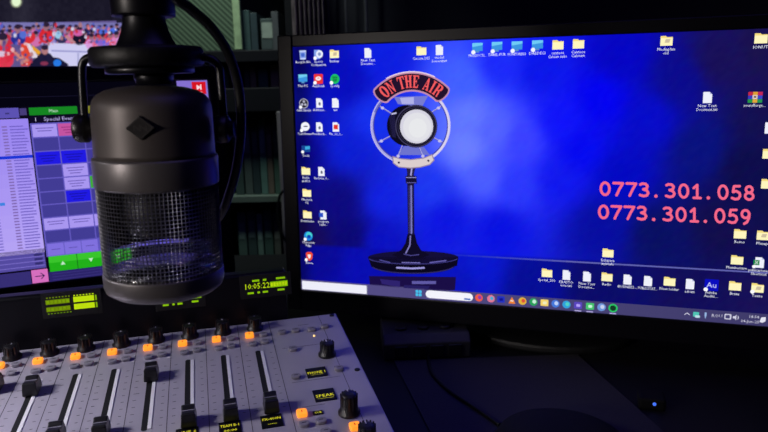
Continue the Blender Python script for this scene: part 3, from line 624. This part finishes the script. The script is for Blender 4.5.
prof = [(-9.5, 0), (-9.5, 6), (-8.6, 12.4), (-6.4, 13.2), (-3.2, 11.9), (0, 11.4), (3.2, 11.9), (6.4, 13.2), (8.6, 12.4), (9.5, 6), (9.5, 0)]
for sx in (-6.7, 6.7):
    i0 = len(cap.v); cap.v += [KF(cu + sx * (1 if z < 7 else .84), v, z + 1.2) for v, z in prof]
    cap.face([i0 + k for k in range(len(prof))] if sx > 0 else [i0 + k for k in range(len(prof))][::-1])
for k in range(len(prof)):
    k2 = (k + 1) % len(prof); cap.face((k, k2, len(prof) + k2, len(prof) + k))
c0 = obj('fader_cap', cap, KNOB, t, .0012)
obj('cap_line', MB().box(KF, cu - 5.5, cu + 5.5, -.55, .55, 12.55, 12.85), GREYBTN, c0, label='pale line across the cap')
FV = [-46, -60, -146, -149, -63, -150, -150, -148]
c0.location = (0, FV[0] * mm, 0)
for i in range(1, 8):
    c = clone(c0, t, (.035 * i, 0, 0)); c.location = (.035 * i, FV[i] * mm, 0)
YEL = (226, 218, 50)
def oled(u, v, w, h, lines, bright=True):
    o = obj('text_display', MB().box(KF, u - w / 2, u + w / 2, v - h / 2, v + h / 2, -.2, .9), BLACK, t, .0004, label='small black display with yellow letters')
    m_ = MB(); F = Frame(KF(u, v, 1.0), KF.X, KF.Y, KF.Z)
    for k, (s_, y, sz) in enumerate(lines): add_text(m_, F, s_, 0, y * mm, sz * mm, 0, YEL, maxw=(w - 3) * mm)
    obj('display_lettering', m_, ICO, o)
oled(250.6, -166.5, 18.5, 19, (('FX-400N', 1, 5.4), ('-----', -6, 5)))
oled(215.6, -167, 18.5, 19, (('TEAM B-1', 1, 5.4), ('00:00', -6, 5)))
oled(180.6, -167, 18.5, 19, (('LINE 6', 1, 5.4), ('----', -6, 5)))
oled(302, -95.5, 20, 18, (('PHONE 1', -3, 6.6), ('_____', -4.5, 5))); oled(302, -138, 20, 20, (('SPEAK', -3.6, 6.6), ('_____', -5.4, 6)))
oled(291, -164.8, 9, 6, (('CUE', -1.5, 3.5),))
clone(k0, t, ((319 - 7.6) * mm, (-63 - 18) * mm, 0))
k2 = obj('large_knob', knob_mesh(317.5, -172, 8.4, 19), KNOB, t); obj('pointer_line', MB().box(KF, 317.1, 317.9, -168, -165, 19.1, 19.45), WHITE, k2, label='white pointer line')
clone(k0, t, ((323 - 7.6) * mm, (-214 - 18) * mm, 0))
obj('indicator_light', MB().lathe(Frame(KF(313.2, -17, 0), KF.X, KF.Y, KF.Z), [(.0013, 0), (.0012, .0008), (.0004, .0012)], 12), mat('amber_indicator', (255, 210, 110), .4, emit=1.2, ecol=(255, 214, 130)), t, label='tiny warm white light')
sw = obj('screw', MB().lathe(Frame(KF(342, 29, 0), KF.X, KF.Y, KF.Z), [(.0028, 0), (.0026, .0009), (.0016, .001)], 14), MATTE, t)
for a, b in ((341.6, -101), (180.5, 26), (5, 29.5)): clone(sw, t, ((a - 342) * mm, (b - 29) * mm, 0))

# ------------------------------------------------------------------ level meter bridge
BFr = MM(KF(UL - 30, 38, 0), KF.X, KF.Y, KF.Z)
t = thing('level_meter_panel', Frame(V((KF(100, 50).x, KF(100, 50).y, DZ)), KF.X, hv), 'long low black panel with glowing green meters along the console back edge', 'meter panel')
mb = MB(); UE = 292
pf = [(37, -95), (37, 0), (44, 53), (47, 55.5), (58, 55.5), (61, 50), (61, -95)]
# profile swept along the console's width, feet on the desk
i0 = 0
for u in (UL - 60, UE):
    for v, w in pf:
        P = KF(u, v, w) if w > -90 else KF(u, v, 0)
        if w < -90: P = V((P.x, P.y, DZ + .0005))
        mb.v.append(P)
n = len(pf)
mb.face(list(range(n))); mb.face([n + k for k in range(n)][::-1])
for k in range(n): mb.face((k, n + k, n + (k + 1) % n, (k + 1) % n))
obj('housing', mb, BLACK, t, .0015)
fz = (V(KF(0, 44, 53)) - V(KF(0, 37, 0))).normalized()
MBF = Frame(KF(0, 37, 0), KF.X, fz, KF.X.cross(fz))
GRN, GDIM = (190, 222, 16), (104, 126, 10)
def meter(px0, py0, px1, py1, kind):
    a0, b1 = MBF.hit(px0, py0); a1, b0 = MBF.hit(px1, py1)
    o = obj('meter_display', MB().box(MBF, a0 - .004, a1 + .004, b0 - .004, b1 + .004, -.001, .0006), MATTE, t, .0003, label='glowing yellow green display')
    m_ = MB(); w, h = a1 - a0, b1 - b0; F = MBF.moved(a0, b0)
    def q(x0, x1, y0, y1, c): m_.poly([F(x * w, y * h, .001) for x, y in ((x0, y0), (x1, y0), (x1, y1), (x0, y1))], 0, c)
    if kind == 'bars':
        for y0 in (.16, .56):
            q(0, .46, y0, y0 + .26, GDIM)
            for k in range(6): q(.02 + k * .075, .07 + k * .075, y0 + .05, y0 + .21, (120, 160, 10))
            q(.53, .93, y0, y0 + .3, GRN); q(.95, .985, y0, y0 + .3, (120, 160, 12))
        for k in range(8): q(.02 + k * .06, .05 + k * .06, .9, .97, GDIM); q(.02 + k * .06, .05 + k * .06, .03, .08, (110, 150, 8))
        for k in range(7): q(.54 + k * .06, .57 + k * .06, .9, .97, GRN)
    else:
        add_text(m_, F, kind, w * .3, h * .36, h * .5, .001, GRN, maxw=w * .55)
        q(.6, 1, .34, .7, (120, 170, 8))
        for k in range(6): q(.61 + k * .065, .66 + k * .065, .4, .64, GRN)
        for x0, x1, y in ((.2, .36, .86), (.44, .52, .86), (.74, .95, .88), (.08, .22, .12), (.3, .36, .12), (.42, .54, .12), (.76, .92, .16)): q(x0, x1, y - .06, y + .06, (130, 180, 8))
    obj('meter_pixels', m_, ICO, o)
meter(45, 297, 99, 309.5, 'bars'); meter(158, 291, 202, 303, '-12:41'); meter(243, 279.5, 288, 291, '10:05:22')

# ------------------------------------------------------------------ microphone and its holder
MY = .442
def mz(y): return at(160, y, MY).z
ax = at(155.6, 150, MY); TZ = V((.018, 0, 1)).normalized(); AF = Frame(V((ax.x, ax.y, ax.z)) - TZ * ax.z, V((1, 0, -.018)).normalized(), V((0, 1, 0)), TZ)
R0 = 60.9 * .437 / FPX
t = thing('studio_microphone', AF.moved(0, 0, mz(283)), 'large taupe broadcast microphone with dark mesh grille hanging before the monitors', 'microphone')
zb0, zb1 = mz(184), mz(155)
hp = [(R0 * .965, zb1), (R0 * .96, zb1 + .003), (R0 * .952, mz(128)), (R0 * .948, mz(111)), (R0 * .938, mz(105)), (R0 * .905, mz(99)), (R0 * .84, mz(94.3)), (R0 * .72, mz(90)), (R0 * .52, mz(86.8)), (R0 * .3, mz(85.3)), (R0 * .06, mz(84.8))]
obj('housing', MB().lathe(AF, hp, 72), TAUPE, t)
obj('collar_ring', MB().lathe(AF, [(R0 * .95, zb0), (R0 * .992, zb0 + .0006), (R0, zb0 + .0016), (R0, zb1 - .0016), (R0 * .99, zb1 - .0004), (R0 * .95, zb1 + .0004)], 72), TAUPE2, t)
zg0 = mz(268)
# woven grille: open cells
g = MB(); NC, NR = 96, 23
for j in range(NR + 1):
    for k in range(NC):
        a = 2 * PI * (k + 0) / NC; g.v.append(AF(R0 * .965 * math.cos(a), R0 * .965 * math.sin(a), zg0 + (zb0 - zg0) * j / NR))
for j in range(NR):
    for k in range(NC): g.face((j * NC + k, j * NC + (k + 1) % NC, (j + 1) * NC + (k + 1) % NC, (j + 1) * NC + k))
go = obj('mesh_grille', g, WIRE, t, label='dark woven wire mesh')
wf = go.modifiers.new('wire', 'WIREFRAME'); wf.thickness = .00098; wf.use_replace = True; wf.use_even_offset = False
zr = zg0
obj('base_ring', MB().lathe(AF, [(R0 * .93, zr + .0005), (R0 * .985, zr + .0003), (R0 * .992, zr - .001), (R0 * .99, zr - .0085), (R0 * .96, zr - .0118), (R0 * .87, zr - .0146), (R0 * .6, zr - .0162), (R0 * .1, zr - .0166)], 72), TAUPE2, t)
obj('inner_plate', MB().lathe(AF, [(R0 * .9, zr + .0004), (R0 * .9, zr + .0012), (R0 * .1, zr + .0014)], 48), mat('brushed_inner_plate', (206, 204, 210), .22, metal=1), t)
ln_ = MB(); n_ = 40
for z in (zr + .012, zb0 + .001):
    for r_ in (.925, .905):
        for k in range(n_ + 1):
            a = math.radians(71 - 118 + 236 * k / n_ + 37); ln_.v.append(AF(R0 * r_ * math.cos(a), R0 * r_ * math.sin(a), z))
q_ = n_ + 1
for k in range(n_):
    for i_, j_ in ((0, 2), (1, 3), (0, 1), (2, 3)): ln_.face((i_ * q_ + k, i_ * q_ + k + 1, j_ * q_ + k + 1, j_ * q_ + k), smooth=True)
obj('added_rear_liner', ln_, MATTE, t)  # dark half liner added to block screen light, open gap below it
obj('capsule', MB().lathe(AF, [(R0 * .62, zb0 + .0005), (R0 * .62, zr + .032), (R0 * .5, zr + .027), (R0 * .1, zr + .026)], 48), MATTE, t)
# badge
ba = math.radians(-90 + 18.5 - 11); bx = R0 * .958
bz = mz(123.5); BA = Frame(AF(bx * math.cos(ba), bx * math.sin(ba), bz), V((-math.sin(ba), math.cos(ba), 0)), V((0, 0, 1)), V((math.cos(ba), math.sin(ba), 0)))
dmd = [(.0088, 0), (0, .0074), (-.0088, 0), (0, -.0074)]
bo = obj('diamond_badge', MB().prism(BA, dmd, -.002, .0011), mat('dark_badge_enamel', (24, 22, 24), .4), t, .0003, label='dark diamond maker badge')
lt = MB(); TT = lambda a, b: BA(a, b, .00125)
for s_ in ([(-.0036, -.0016), (-.0036, .0018), (-.0002, -.0016), (-.0002, .0018)], [(.0002, -.0018), (.0002, .0016), (.0036, -.0018), (.0036, .0016)]): ribbon(lt, TT, s_, .0007, (255, 255, 255))
ribbon(lt, TT, [(.0072, 0), (0, .006), (-.0072, 0), (0, -.006)], .0004, (255, 255, 255), closed=True)
obj('badge_emblem', lt, mat('dull_badge_silver', (58, 55, 56), .45, metal=.4), bo)

hx = at(147.5, 57, MY); HFm = Frame(V((hx.x, hx.y, 0)))
px = MY * cp / FPX
t = thing('microphone_holder', Frame(V((-.98, .5, DZ))), 'black swivel holder with round disc and side arms above the studio microphone', 'microphone holder')
obj('disc', MB().lathe(HFm, [(.028, mz(67)), (.0338, mz(66.6)), (.0356, mz(63.5)), (.0356, mz(50)), (.034, mz(47)), (.028, mz(46.2)), (.012, mz(46))], 64), RUBBER, t)
obj('lower_plate', MB().lathe(HFm.moved(.0012), [(.004, mz(74)), (.0264, mz(73.6)), (.0279, mz(72.8)), (.0279, mz(66.5)), (.004, mz(66))], 56), STEEL, t)
obj('flared_neck', MB().lathe(HFm, [(.0196, mz(46.5)), (.0188, mz(45)), (.0168, mz(39)), (.0148, mz(31)), (.0136, mz(23)), (.0132, mz(14)), (.0132, mz(8))], 56), STEEL, t)
obj('top_block', MB().lathe(HFm.moved(.0002), [(.017, mz(17)), (.0194, mz(16.4)), (.0198, mz(14.5)), (.0198, mz(-30)), (.018, mz(-34))], 56), BLACK, t)
obj('stub_joint', MB().lathe(HFm.moved(.003), [(.011, mz(84.4)), (.0125, mz(78)), (.0125, mz(73)), (.008, mz(72.5))], 40), STEEL, t)
yk = MB()
L_ = [at(97, 57, MY), at(90, 57.5, MY), at(84, 61, MY), at(81.8, 71, MY), at(83.2, 100, MY), at(85, 126, MY)]
R_ = [at(201, 57, MY), at(211, 59, MY), at(218.5, 66, MY), at(220.5, 80, MY), at(222.5, 105, MY), at(224, 126, MY)]
for P in (L_, R_): obj('yoke_arm', MB().tube(P, .0027, 12), STEEL, t)
for x0, x1, y in ((75.5, 95, 128.5), (216, 235, 129)):
    A, B = at(x0, y, MY), at(x1, y, MY); l = (B - A).length
    obj('side_knob', MB().lathe(axis_frame(A, B - A), [(.0066, 0), (.0088, .001), (.0094, .003), (.0094, l * .62), (.0072, l * .72), (.0055, l * .74), (.0055, l)], 32), KNOB, t)
tb_ = HFm(-.0008, 0, mz(-33))
obj('boom_tube', MB().tube([tb_, tb_ + V((0, 0, .06)), tb_ + V((-.05, -.02, .2)), V((-.98, .5, 1.62)), V((-.98, .5, 1.5)), V((-.98, .5, DZ + .03))], .011, 16, res=0), STEEL, t)
obj('desk_clamp', MB().lathe(Frame(V((-.98, .5, DZ))), [(.04, .0), (.04, .02), (.02, .04), (.016, .08)], 32), STEEL, t)
cb = [at(170, -60, .40), at(173, -8, .40), at(190, 8.5, .41), at(210, 26, .42), at(228, 53, .435), at(238.5, 88, .445), at(241, 128, .45), at(237, 165, .46), at(229.5, 193, .47), at(221, 214, .485), at(208, 228, .515), at(192, 240, .54)]
o = obj('microphone_cable', MB().tube(cb, .0032, 12), RUBBER, None, origin=Frame(cb[-1]))
tag(o, 'thick black cable curving down past the right side of the studio microphone', 'cable')

# ------------------------------------------------------------------ right of the console
dz = DZ
def dk(x, y): return at_z(x, y, dz + .0004)
q = [dk(394, 362), dk(577, 355), dk(668, 437), dk(437, 446)]
mb = MB(); mb.v += [p for p in q] + [p + V((0, 0, .0016)) for p in q]
for f_ in ((3, 2, 1, 0), (4, 5, 6, 7), (0, 1, 5, 4), (1, 2, 6, 5), (2, 3, 7, 6), (3, 0, 4, 7)): mb.face(f_)
o = obj('desk_mat', mb, MAT_, None, origin=Frame(q[3])); tag(o, 'plain dim grey desk mat lying right of the mixing console', 'desk mat')
# control box under the monitor
A = at_z(384, 361, dz); B = at_z(471, 357, dz); w = (B - A).length; an = math.atan2(B.y - A.y, B.x - A.x)
BX_ = rotz(A, an)
t = thing('control_box', BX_.moved(w / 2, .05), 'small dark box with square buttons and knobs under the large monitor corner', 'control box')
mb = MB(); pf = [(0, 0), (0, .022), (.012, .031), (.085, .031), (.085, 0)]
for x in (0, w): mb.v += [BX_(x, y, z) for y, z in pf]
n = 5; mb.face(range(n)[::-1] if False else list(range(n))); mb.face([n + k for k in range(n)][::-1])
for k in range(n): mb.face((k, n + k, n + (k + 1) % n, (k + 1) % n))
obj('case', mb, mat('grey_box_lacquer', (44, 43, 48), .6), t, .002)
for k in range(4):
    xx = w * (.2 + .205 * k); obj('square_button', MB().box(BX_, xx - .0085, xx + .0085, -.0025, 0.001, .003, .019), KNOB, t, .001)
for k in range(3):
    xx = w * (.22 + .26 * k); obj('rotary_knob', MB().lathe(BX_.moved(xx, .03, .0305), [(.008, 0), (.0075, .0035), (.006, .0045)], 24), KNOB, t)
# headphones
hc = at_z(560, 462, dz)
HP = rotz(hc, .5)
t = thing('headphones', HP, 'black rounded headphones lying at the bottom edge on the grey mat', 'headphones')
LEATH = mat('black_headphone_shell', (9, 9, 11), .75, spec=.2)
def cup(F, r):
    c_ = obj('ear_cup', MB().lathe(F, [(r * .8, .002), (r * .95, .006), (r, .014), (r * .93, .024), (r * .7, .031), (r * .3, .0345), (r * .05, .035)], 48), LEATH, t)
    obj('ear_cushion', MB().lathe(F, [(r * .55, .0025), (r * .9, .0021), (r * 1.04, .006), (r * 1.05, .012), (r * .98, .016)], 48), RUBBER, c_)
cup(HP, .064); cup(HP.moved(.06, -.19), .064)
hb = [HP(-.058, -.02, .02), HP(-.11, -.05, .024), HP(-.14, -.13, .026), HP(-.11, -.21, .026), HP(-.05, -.235, .024), HP(.0, -.21, .02)]
obj('headband', MB().tube(hb, .009, 12), RUBBER, t)
pts = [(428, 352), (430, 368), (437, 379), (450, 391), (468, 403), (486, 415), (500, 425)]
P = [at_z(x, y, dz + .0042) for x, y in pts]
o = obj('headphone_cable', MB().tube(P, .002, 8), RUBBER, None, origin=Frame(P[0])); tag(o, 'thin black cable crossing the grey desk mat', 'cable')
ub = at_z(652, 411, dz); UBF = rotz(ub, -.3)
t = thing('usb_hub', UBF, 'small black box with one tiny blue light on the dark desk', 'hub')
obj('case', MB().box(UBF, -.014, .014, 0, .024, 0, .014), LEATH, t, .003)
o_ = UBF(.002, -.0002, .0085)
obj('indicator_light', MB().lathe(axis_frame(o_, -UBF.Y), [(.0019, 0), (.0017, .001), (.0006, .0014)], 14), mat('blue_indicator', (70, 120, 255), .4, emit=1.1, ecol=(66, 110, 235)), t, label='glowing blue light')

# ------------------------------------------------------------------ bookcase
BY0 = 1.68
def bz_(y, Y=BY0): return at(250, y, Y).z
def bxx(x, y=100, Y=BY0): return at(x, y, Y).x
XL, XR = bxx(150), bxx(289); BF_ = Frame(V(((XL + XR) / 2, BY0 + .15, 0)))
t = thing('bookcase', BF_, 'tall black bookcase against the back wall between the two monitors', 'bookcase')
G = Frame((0, 0, 0))
TOP = 1.62; BK = 2.0
zs1 = (bz_(62), bz_(50)); zs2 = (bz_(112), bz_(88)); zs3 = (bz_(205), bz_(198)); zs4 = (bz_(284), bz_(272))
for x0, x1 in ((XL - .02, XL), (XR, XR + .022)): obj('side_panel', MB().box(G, x0, x1, BY0, BK, 0, TOP), CASE, t, .002)
obj('back_panel', MB().box(G, XL, XR, BK - .012, BK, 0, TOP), mat('grey_green_back_panel', (66, 76, 70), .7, scale=15), t)
obj('top_panel', MB().box(G, XL, XR, BY0, BK - .013, TOP - .025, TOP), CASE, t, .002)
for z0, z1 in (zs1, zs2, (zs4[0] - .01, zs4[1])): obj('shelf', MB().box(G, XL + .0005, XR - .0005, BY0 + .002, BK - .013, z0, z1), CASE, t, .002)
obj('shelf', MB().box(G, XL + .0005, XR - .0005, BY0 + .03, BK - .013, *zs3), mat('pale_green_shelf', (86, 98, 90), .5, scale=15), t, .002)
obj('shelf', MB().box(G, XL + .0005, XR - .0005, BY0 + .002, BK - .013, .04, .065), CASE, t, .002)
# perforated door of the upper compartment
def hatch():
    m = mat('perforated_green_metal', (110, 130, 108), .5, metal=.3); nt = m.node_tree; b = nt.nodes['Principled BSDF']
    w_ = nt.nodes.new('ShaderNodeTexWave'); w_.wave_type = 'BANDS'; w_.bands_direction = 'DIAGONAL'; w_.inputs['Scale'].default_value = 44; w_.inputs['Distortion'].default_value = .2
    tc = nt.nodes.new('ShaderNodeTexCoord'); nt.links.new(tc.outputs['Object'], w_.inputs['Vector'])
    r = nt.nodes.new('ShaderNodeValToRGB'); r.color_ramp.elements[0].color = (*lin((58, 74, 60)), 1); r.color_ramp.elements[1].color = (*lin((116, 138, 112)), 1)
    nt.links.new(w_.outputs['Fac'], r.inputs['Fac']); nt.links.new(r.outputs['Color'], b.inputs['Base Color']); return m
xs = bxx(233, 25); xs2 = bxx(240.5, 25)
obj('perforated_door', MB().box(G, XL + .002, xs, BY0 + .006, BY0 + .016, zs1[1] + .001, TOP - .026), hatch(), t, label='dim green perforated door')
obj('door_stile', MB().box(G, xs, xs2, BY0 + .002, BY0 + .02, zs1[1] + .001, TOP - .026), mat('pale_green_stile', (176, 200, 156), .4, metal=.2), t, .002, label='pale green upright bar')
# books
BK_N = 0
def book(name, x0, x1, y0, ybase_z, rgb, label, cat, group, dep=.2, zoff=0, Y=None, tilt=0):
    Y0 = (Y or BY0 + .03); X0, X1 = bxx(x0, (y0 + 60) / 2, Y0), bxx(x1, (y0 + 60) / 2, Y0); zt_ = bz_(y0, Y0); zb = ybase_z + .0006
    F = Frame(V(((X0 + X1) / 2, Y0, zb)))
    o = thing(name, F, label, cat, group); hw = (X1 - X0) / 2 - .0005; h = zt_ - zb
    m = mat(name + '_cover', rgb, .55, scale=40); cv = MB()
    cv.box(F, -hw, hw, 0, .002, 0, h); cv.box(F, -hw, -hw + .0018, .002, dep, 0, h); cv.box(F, hw - .0018, hw, .002, dep, 0, h)
    obj('cover', cv, m, o, .0006)
    obj('page_block', MB().box(F, -hw + .002, hw - .002, .0025, dep - .003, .003, h - .003), PAGES, o)
    return o, F, hw, h
PAGES = mat('book_pages', (170, 164, 150), .8)
S1, S2, S3, S4 = zs1[1], zs2[1], zs3[1], zs4[1]
G1, G2, G3, G4 = 'books on the top visible shelf', 'books on the narrow middle shelf', 'binders on the tall shelf', 'binders on the lowest visible shelf'
book('book', 243, 250.5, 10, S1, (52, 74, 74), 'dark teal book right of the pale green bar on the top shelf', 'book', G1)
o, F, hw, h = book('book', 251, 258, 13, S1, (44, 60, 66), 'darker blue grey book beside the pale label box on the top shelf', 'book', G1)
X0, X1 = bxx(258.5, 30), bxx(271.5, 30); F = Frame(V(((X0 + X1) / 2, BY0 + .03, S1 + .0006)))
o = thing('storage_box', F, 'small box with pale square front among the top shelf books', 'box')
obj('body', MB().box(F, -(X1 - X0) / 2, (X1 - X0) / 2, 0, .18, 0, bz_(18) - S1), mat('grey_green_card', (62, 74, 74), .7), o, .002)
obj('front_label', MB().box(F, -(X1 - X0) * .4, (X1 - X0) * .42, -.001, .001, bz_(38) - S1, bz_(22) - S1), mat('pale_paper_label', (150, 160, 148), .7), o, label='pale label')
book('book', 272, 279, 12, S1, (78, 80, 84), 'grey book at the right end of the top shelf', 'book', G1)
for x0, x1, y0, c, l in ((217, 227, 66, (66, 92, 66), 'green book seen beside the right yoke arm of the holder'), (243, 248.5, 64, (58, 66, 74), 'slate coloured book just right of the curving microphone cable'), (249, 255, 66, (120, 112, 96), 'tan book with pale spine left of the teal one on the middle shelf'), (257, 267, 69, (58, 92, 90), 'teal book in the centre of the middle shelf'), (269.5, 278, 65, (134, 118, 106), 'light brown book at the right end of the middle shelf')):
    book('book', x0, x1, y0, S2, c, l, 'book', G2)
for x0, x1, y0, c, l in ((229, 238, 122, (52, 70, 66), 'dark green binder nearest the curving cable on the tall shelf'), (239, 247, 118, (70, 82, 78), 'grey green binder second from the cable on the tall shelf'), (247.5, 255, 121, (40, 56, 58), 'very dark binder in the middle of the tall shelf'), (255.5, 262.5, 119, (84, 116, 108), 'pale teal binder on the tall shelf, lightest of its row'), (263, 269, 124, (96, 86, 78), 'brown binder between teal and green ones on the tall shelf'), (269.5, 276, 120, (62, 88, 80), 'mid green binder at the right end of the tall shelf')):
    o, F, hw, h = book('ring_binder', x0, x1, y0, S3, c, l, 'binder', G3, .22, Y=BY0 + .05)
    obj('spine_label', MB().box(F, -hw * .7, hw * .7, -.0008, .001, h * .55, h * .85), mat('faded_spine_label', tuple(min(255, v + 34) for v in c), .7), o)
for x0, x1, y0, c, l in ((231, 240, 212, (70, 92, 84), 'grey green binder at the left of the lowest visible shelf'), (241, 250, 209, (52, 70, 68), 'dark binder second on the lowest visible shelf'), (251, 257, 214, (96, 122, 112), 'short pale green binder on the lowest visible shelf'), (258, 267, 210, (60, 84, 78), 'green binder third from the right below the pale shelf'), (268, 275, 213, (80, 84, 80), 'grey binder at the right end below the pale shelf')):
    o, F, hw, h = book('ring_binder', x0, x1, y0, S4, c, l, 'binder', G4, .2, Y=BY0 + .06)
    obj('spine_label', MB().box(F, -hw * .7, hw * .7, -.0008, .001, h * .5, h * .8), mat('faded_spine_label', tuple(min(255, v + 30) for v in c), .7), o)
o = obj('upright_board', MB().box(G, bxx(276.5), bxx(283.5), BY0 - .016, BY0 - .0005, .0005, zs2[0]), mat('grey_brown_board', (118, 110, 114), .6, scale=20), None, .002, origin=Frame(V((bxx(280), BY0, 0))))
tag(o, 'narrow grey brown upright board leaning at the right bookcase edge', 'board')
P = [at(284, 190, 1.64), at(279.5, 197, 1.64), at(277.5, 210, 1.64), at(279, 224, 1.64), at(283, 236, 1.64), at(288, 250, 1.65), at(290, 300, 1.655)]
o = obj('hanging_cable', MB().tube(P, .0035, 8), RUBBER, None, origin=Frame(P[-1])); tag(o, 'thin black cable loop hanging in front of the bookcase edge', 'cable')

# curtain and rods
mb = MB(); N_ = 46; CY = 1.635; xa, xb = at(293, 20, CY).x, at(325, 20, CY).x; z0, z1 = .03, 2.3
for j, z in enumerate((z0, .8, 1.3, 1.8, z1)):
    for k in range(N_ + 1): mb.v.append(V((xa + (xb - xa) * k / N_, CY + 0.014 * math.sin(k * .95 + .25 * j), z)))
for j in range(4):
    for k in range(N_): a = j * (N_ + 1) + k; mb.face((a, a + 1, a + N_ + 2, a + N_ + 1), smooth=True)
m = mat('brown_marbled_fabric', (104, 90, 96), .85, scale=26, var=.45)
o = obj('curtain', mb, m, None, origin=Frame(V((xa, CY, z0)))); o.modifiers.new('t', 'SOLIDIFY').thickness = .003
tag(o, 'strip of brownish grey marbled curtain above the large monitor corner', 'curtain')
for x, r, l in ((328.5, .004, 'thin dark metal rod beside the brown curtain strip'), (346, .0032, 'thin grey rod between two others above the large monitor'), (366, .0055, 'pale thicker rod furthest from the curtain above the large monitor')):
    p = at(x, 20, 1.95); o = obj('metal_rod', MB().lathe(Frame(V((p.x, 1.95, 0))), [(r, 0), (r, 2.6)], 14), mat('rod_grey', (120, 118, 124) if x > 330 else (70, 68, 80), .4, metal=.5), None, origin=Frame(V((p.x, 1.95, 0))))
    tag(o, l, 'rod', 'metal rods by the curtain')

# ------------------------------------------------------------------ light
def area(name, loc, aim, size, power, col, spread=180):
    l = bpy.data.lights.new(name, 'AREA'); l.shape = 'DISK'; l.size = size; l.energy = power; l.color = col; l.spread = math.radians(spread)
    o = bpy.data.objects.new(name, l); COL.objects.link(o); o.location = loc
    o.rotation_euler = (V(aim) - V(loc)).to_track_quat('-Z', 'Y').to_euler(); return o
area('desk_lamp', (-.72, .38, 1.2), (-.46, .4, .84), .2, 1.3, (.97, .94, 1), 80)
area('room_lamp', (-1.0, -.35, 1.24), (-.18, .42, 1.07), .2, .24, (1, .9, .84), 30)
area('shelf_lamp', (-.42, 1.3, 2.25), (-.42, 1.75, 1.1), .2, 2.1, (.84, 1, .9), 70)
area('added_blue_fill', (.5, .3, 2.5), (.4, .5, 0), 1.2, 3, (.2, .14, 1))  # added unseen blue fill, tints the blacks and the console
w = bpy.data.worlds.new('world'); sc.world = w; w.use_nodes = True
w.node_tree.nodes['Background'].inputs[0].default_value = (.1, .1, .3, 1); w.node_tree.nodes['Background'].inputs[1].default_value = .01
sc.view_settings.view_transform = 'Standard'; sc.view_settings.look = 'None'; sc.view_settings.exposure = 0; sc.view_settings.gamma = 1; sc.view_settings.use_curve_mapping = False
sc.cycles.use_denoising = True
sc.cycles.max_bounces = 6
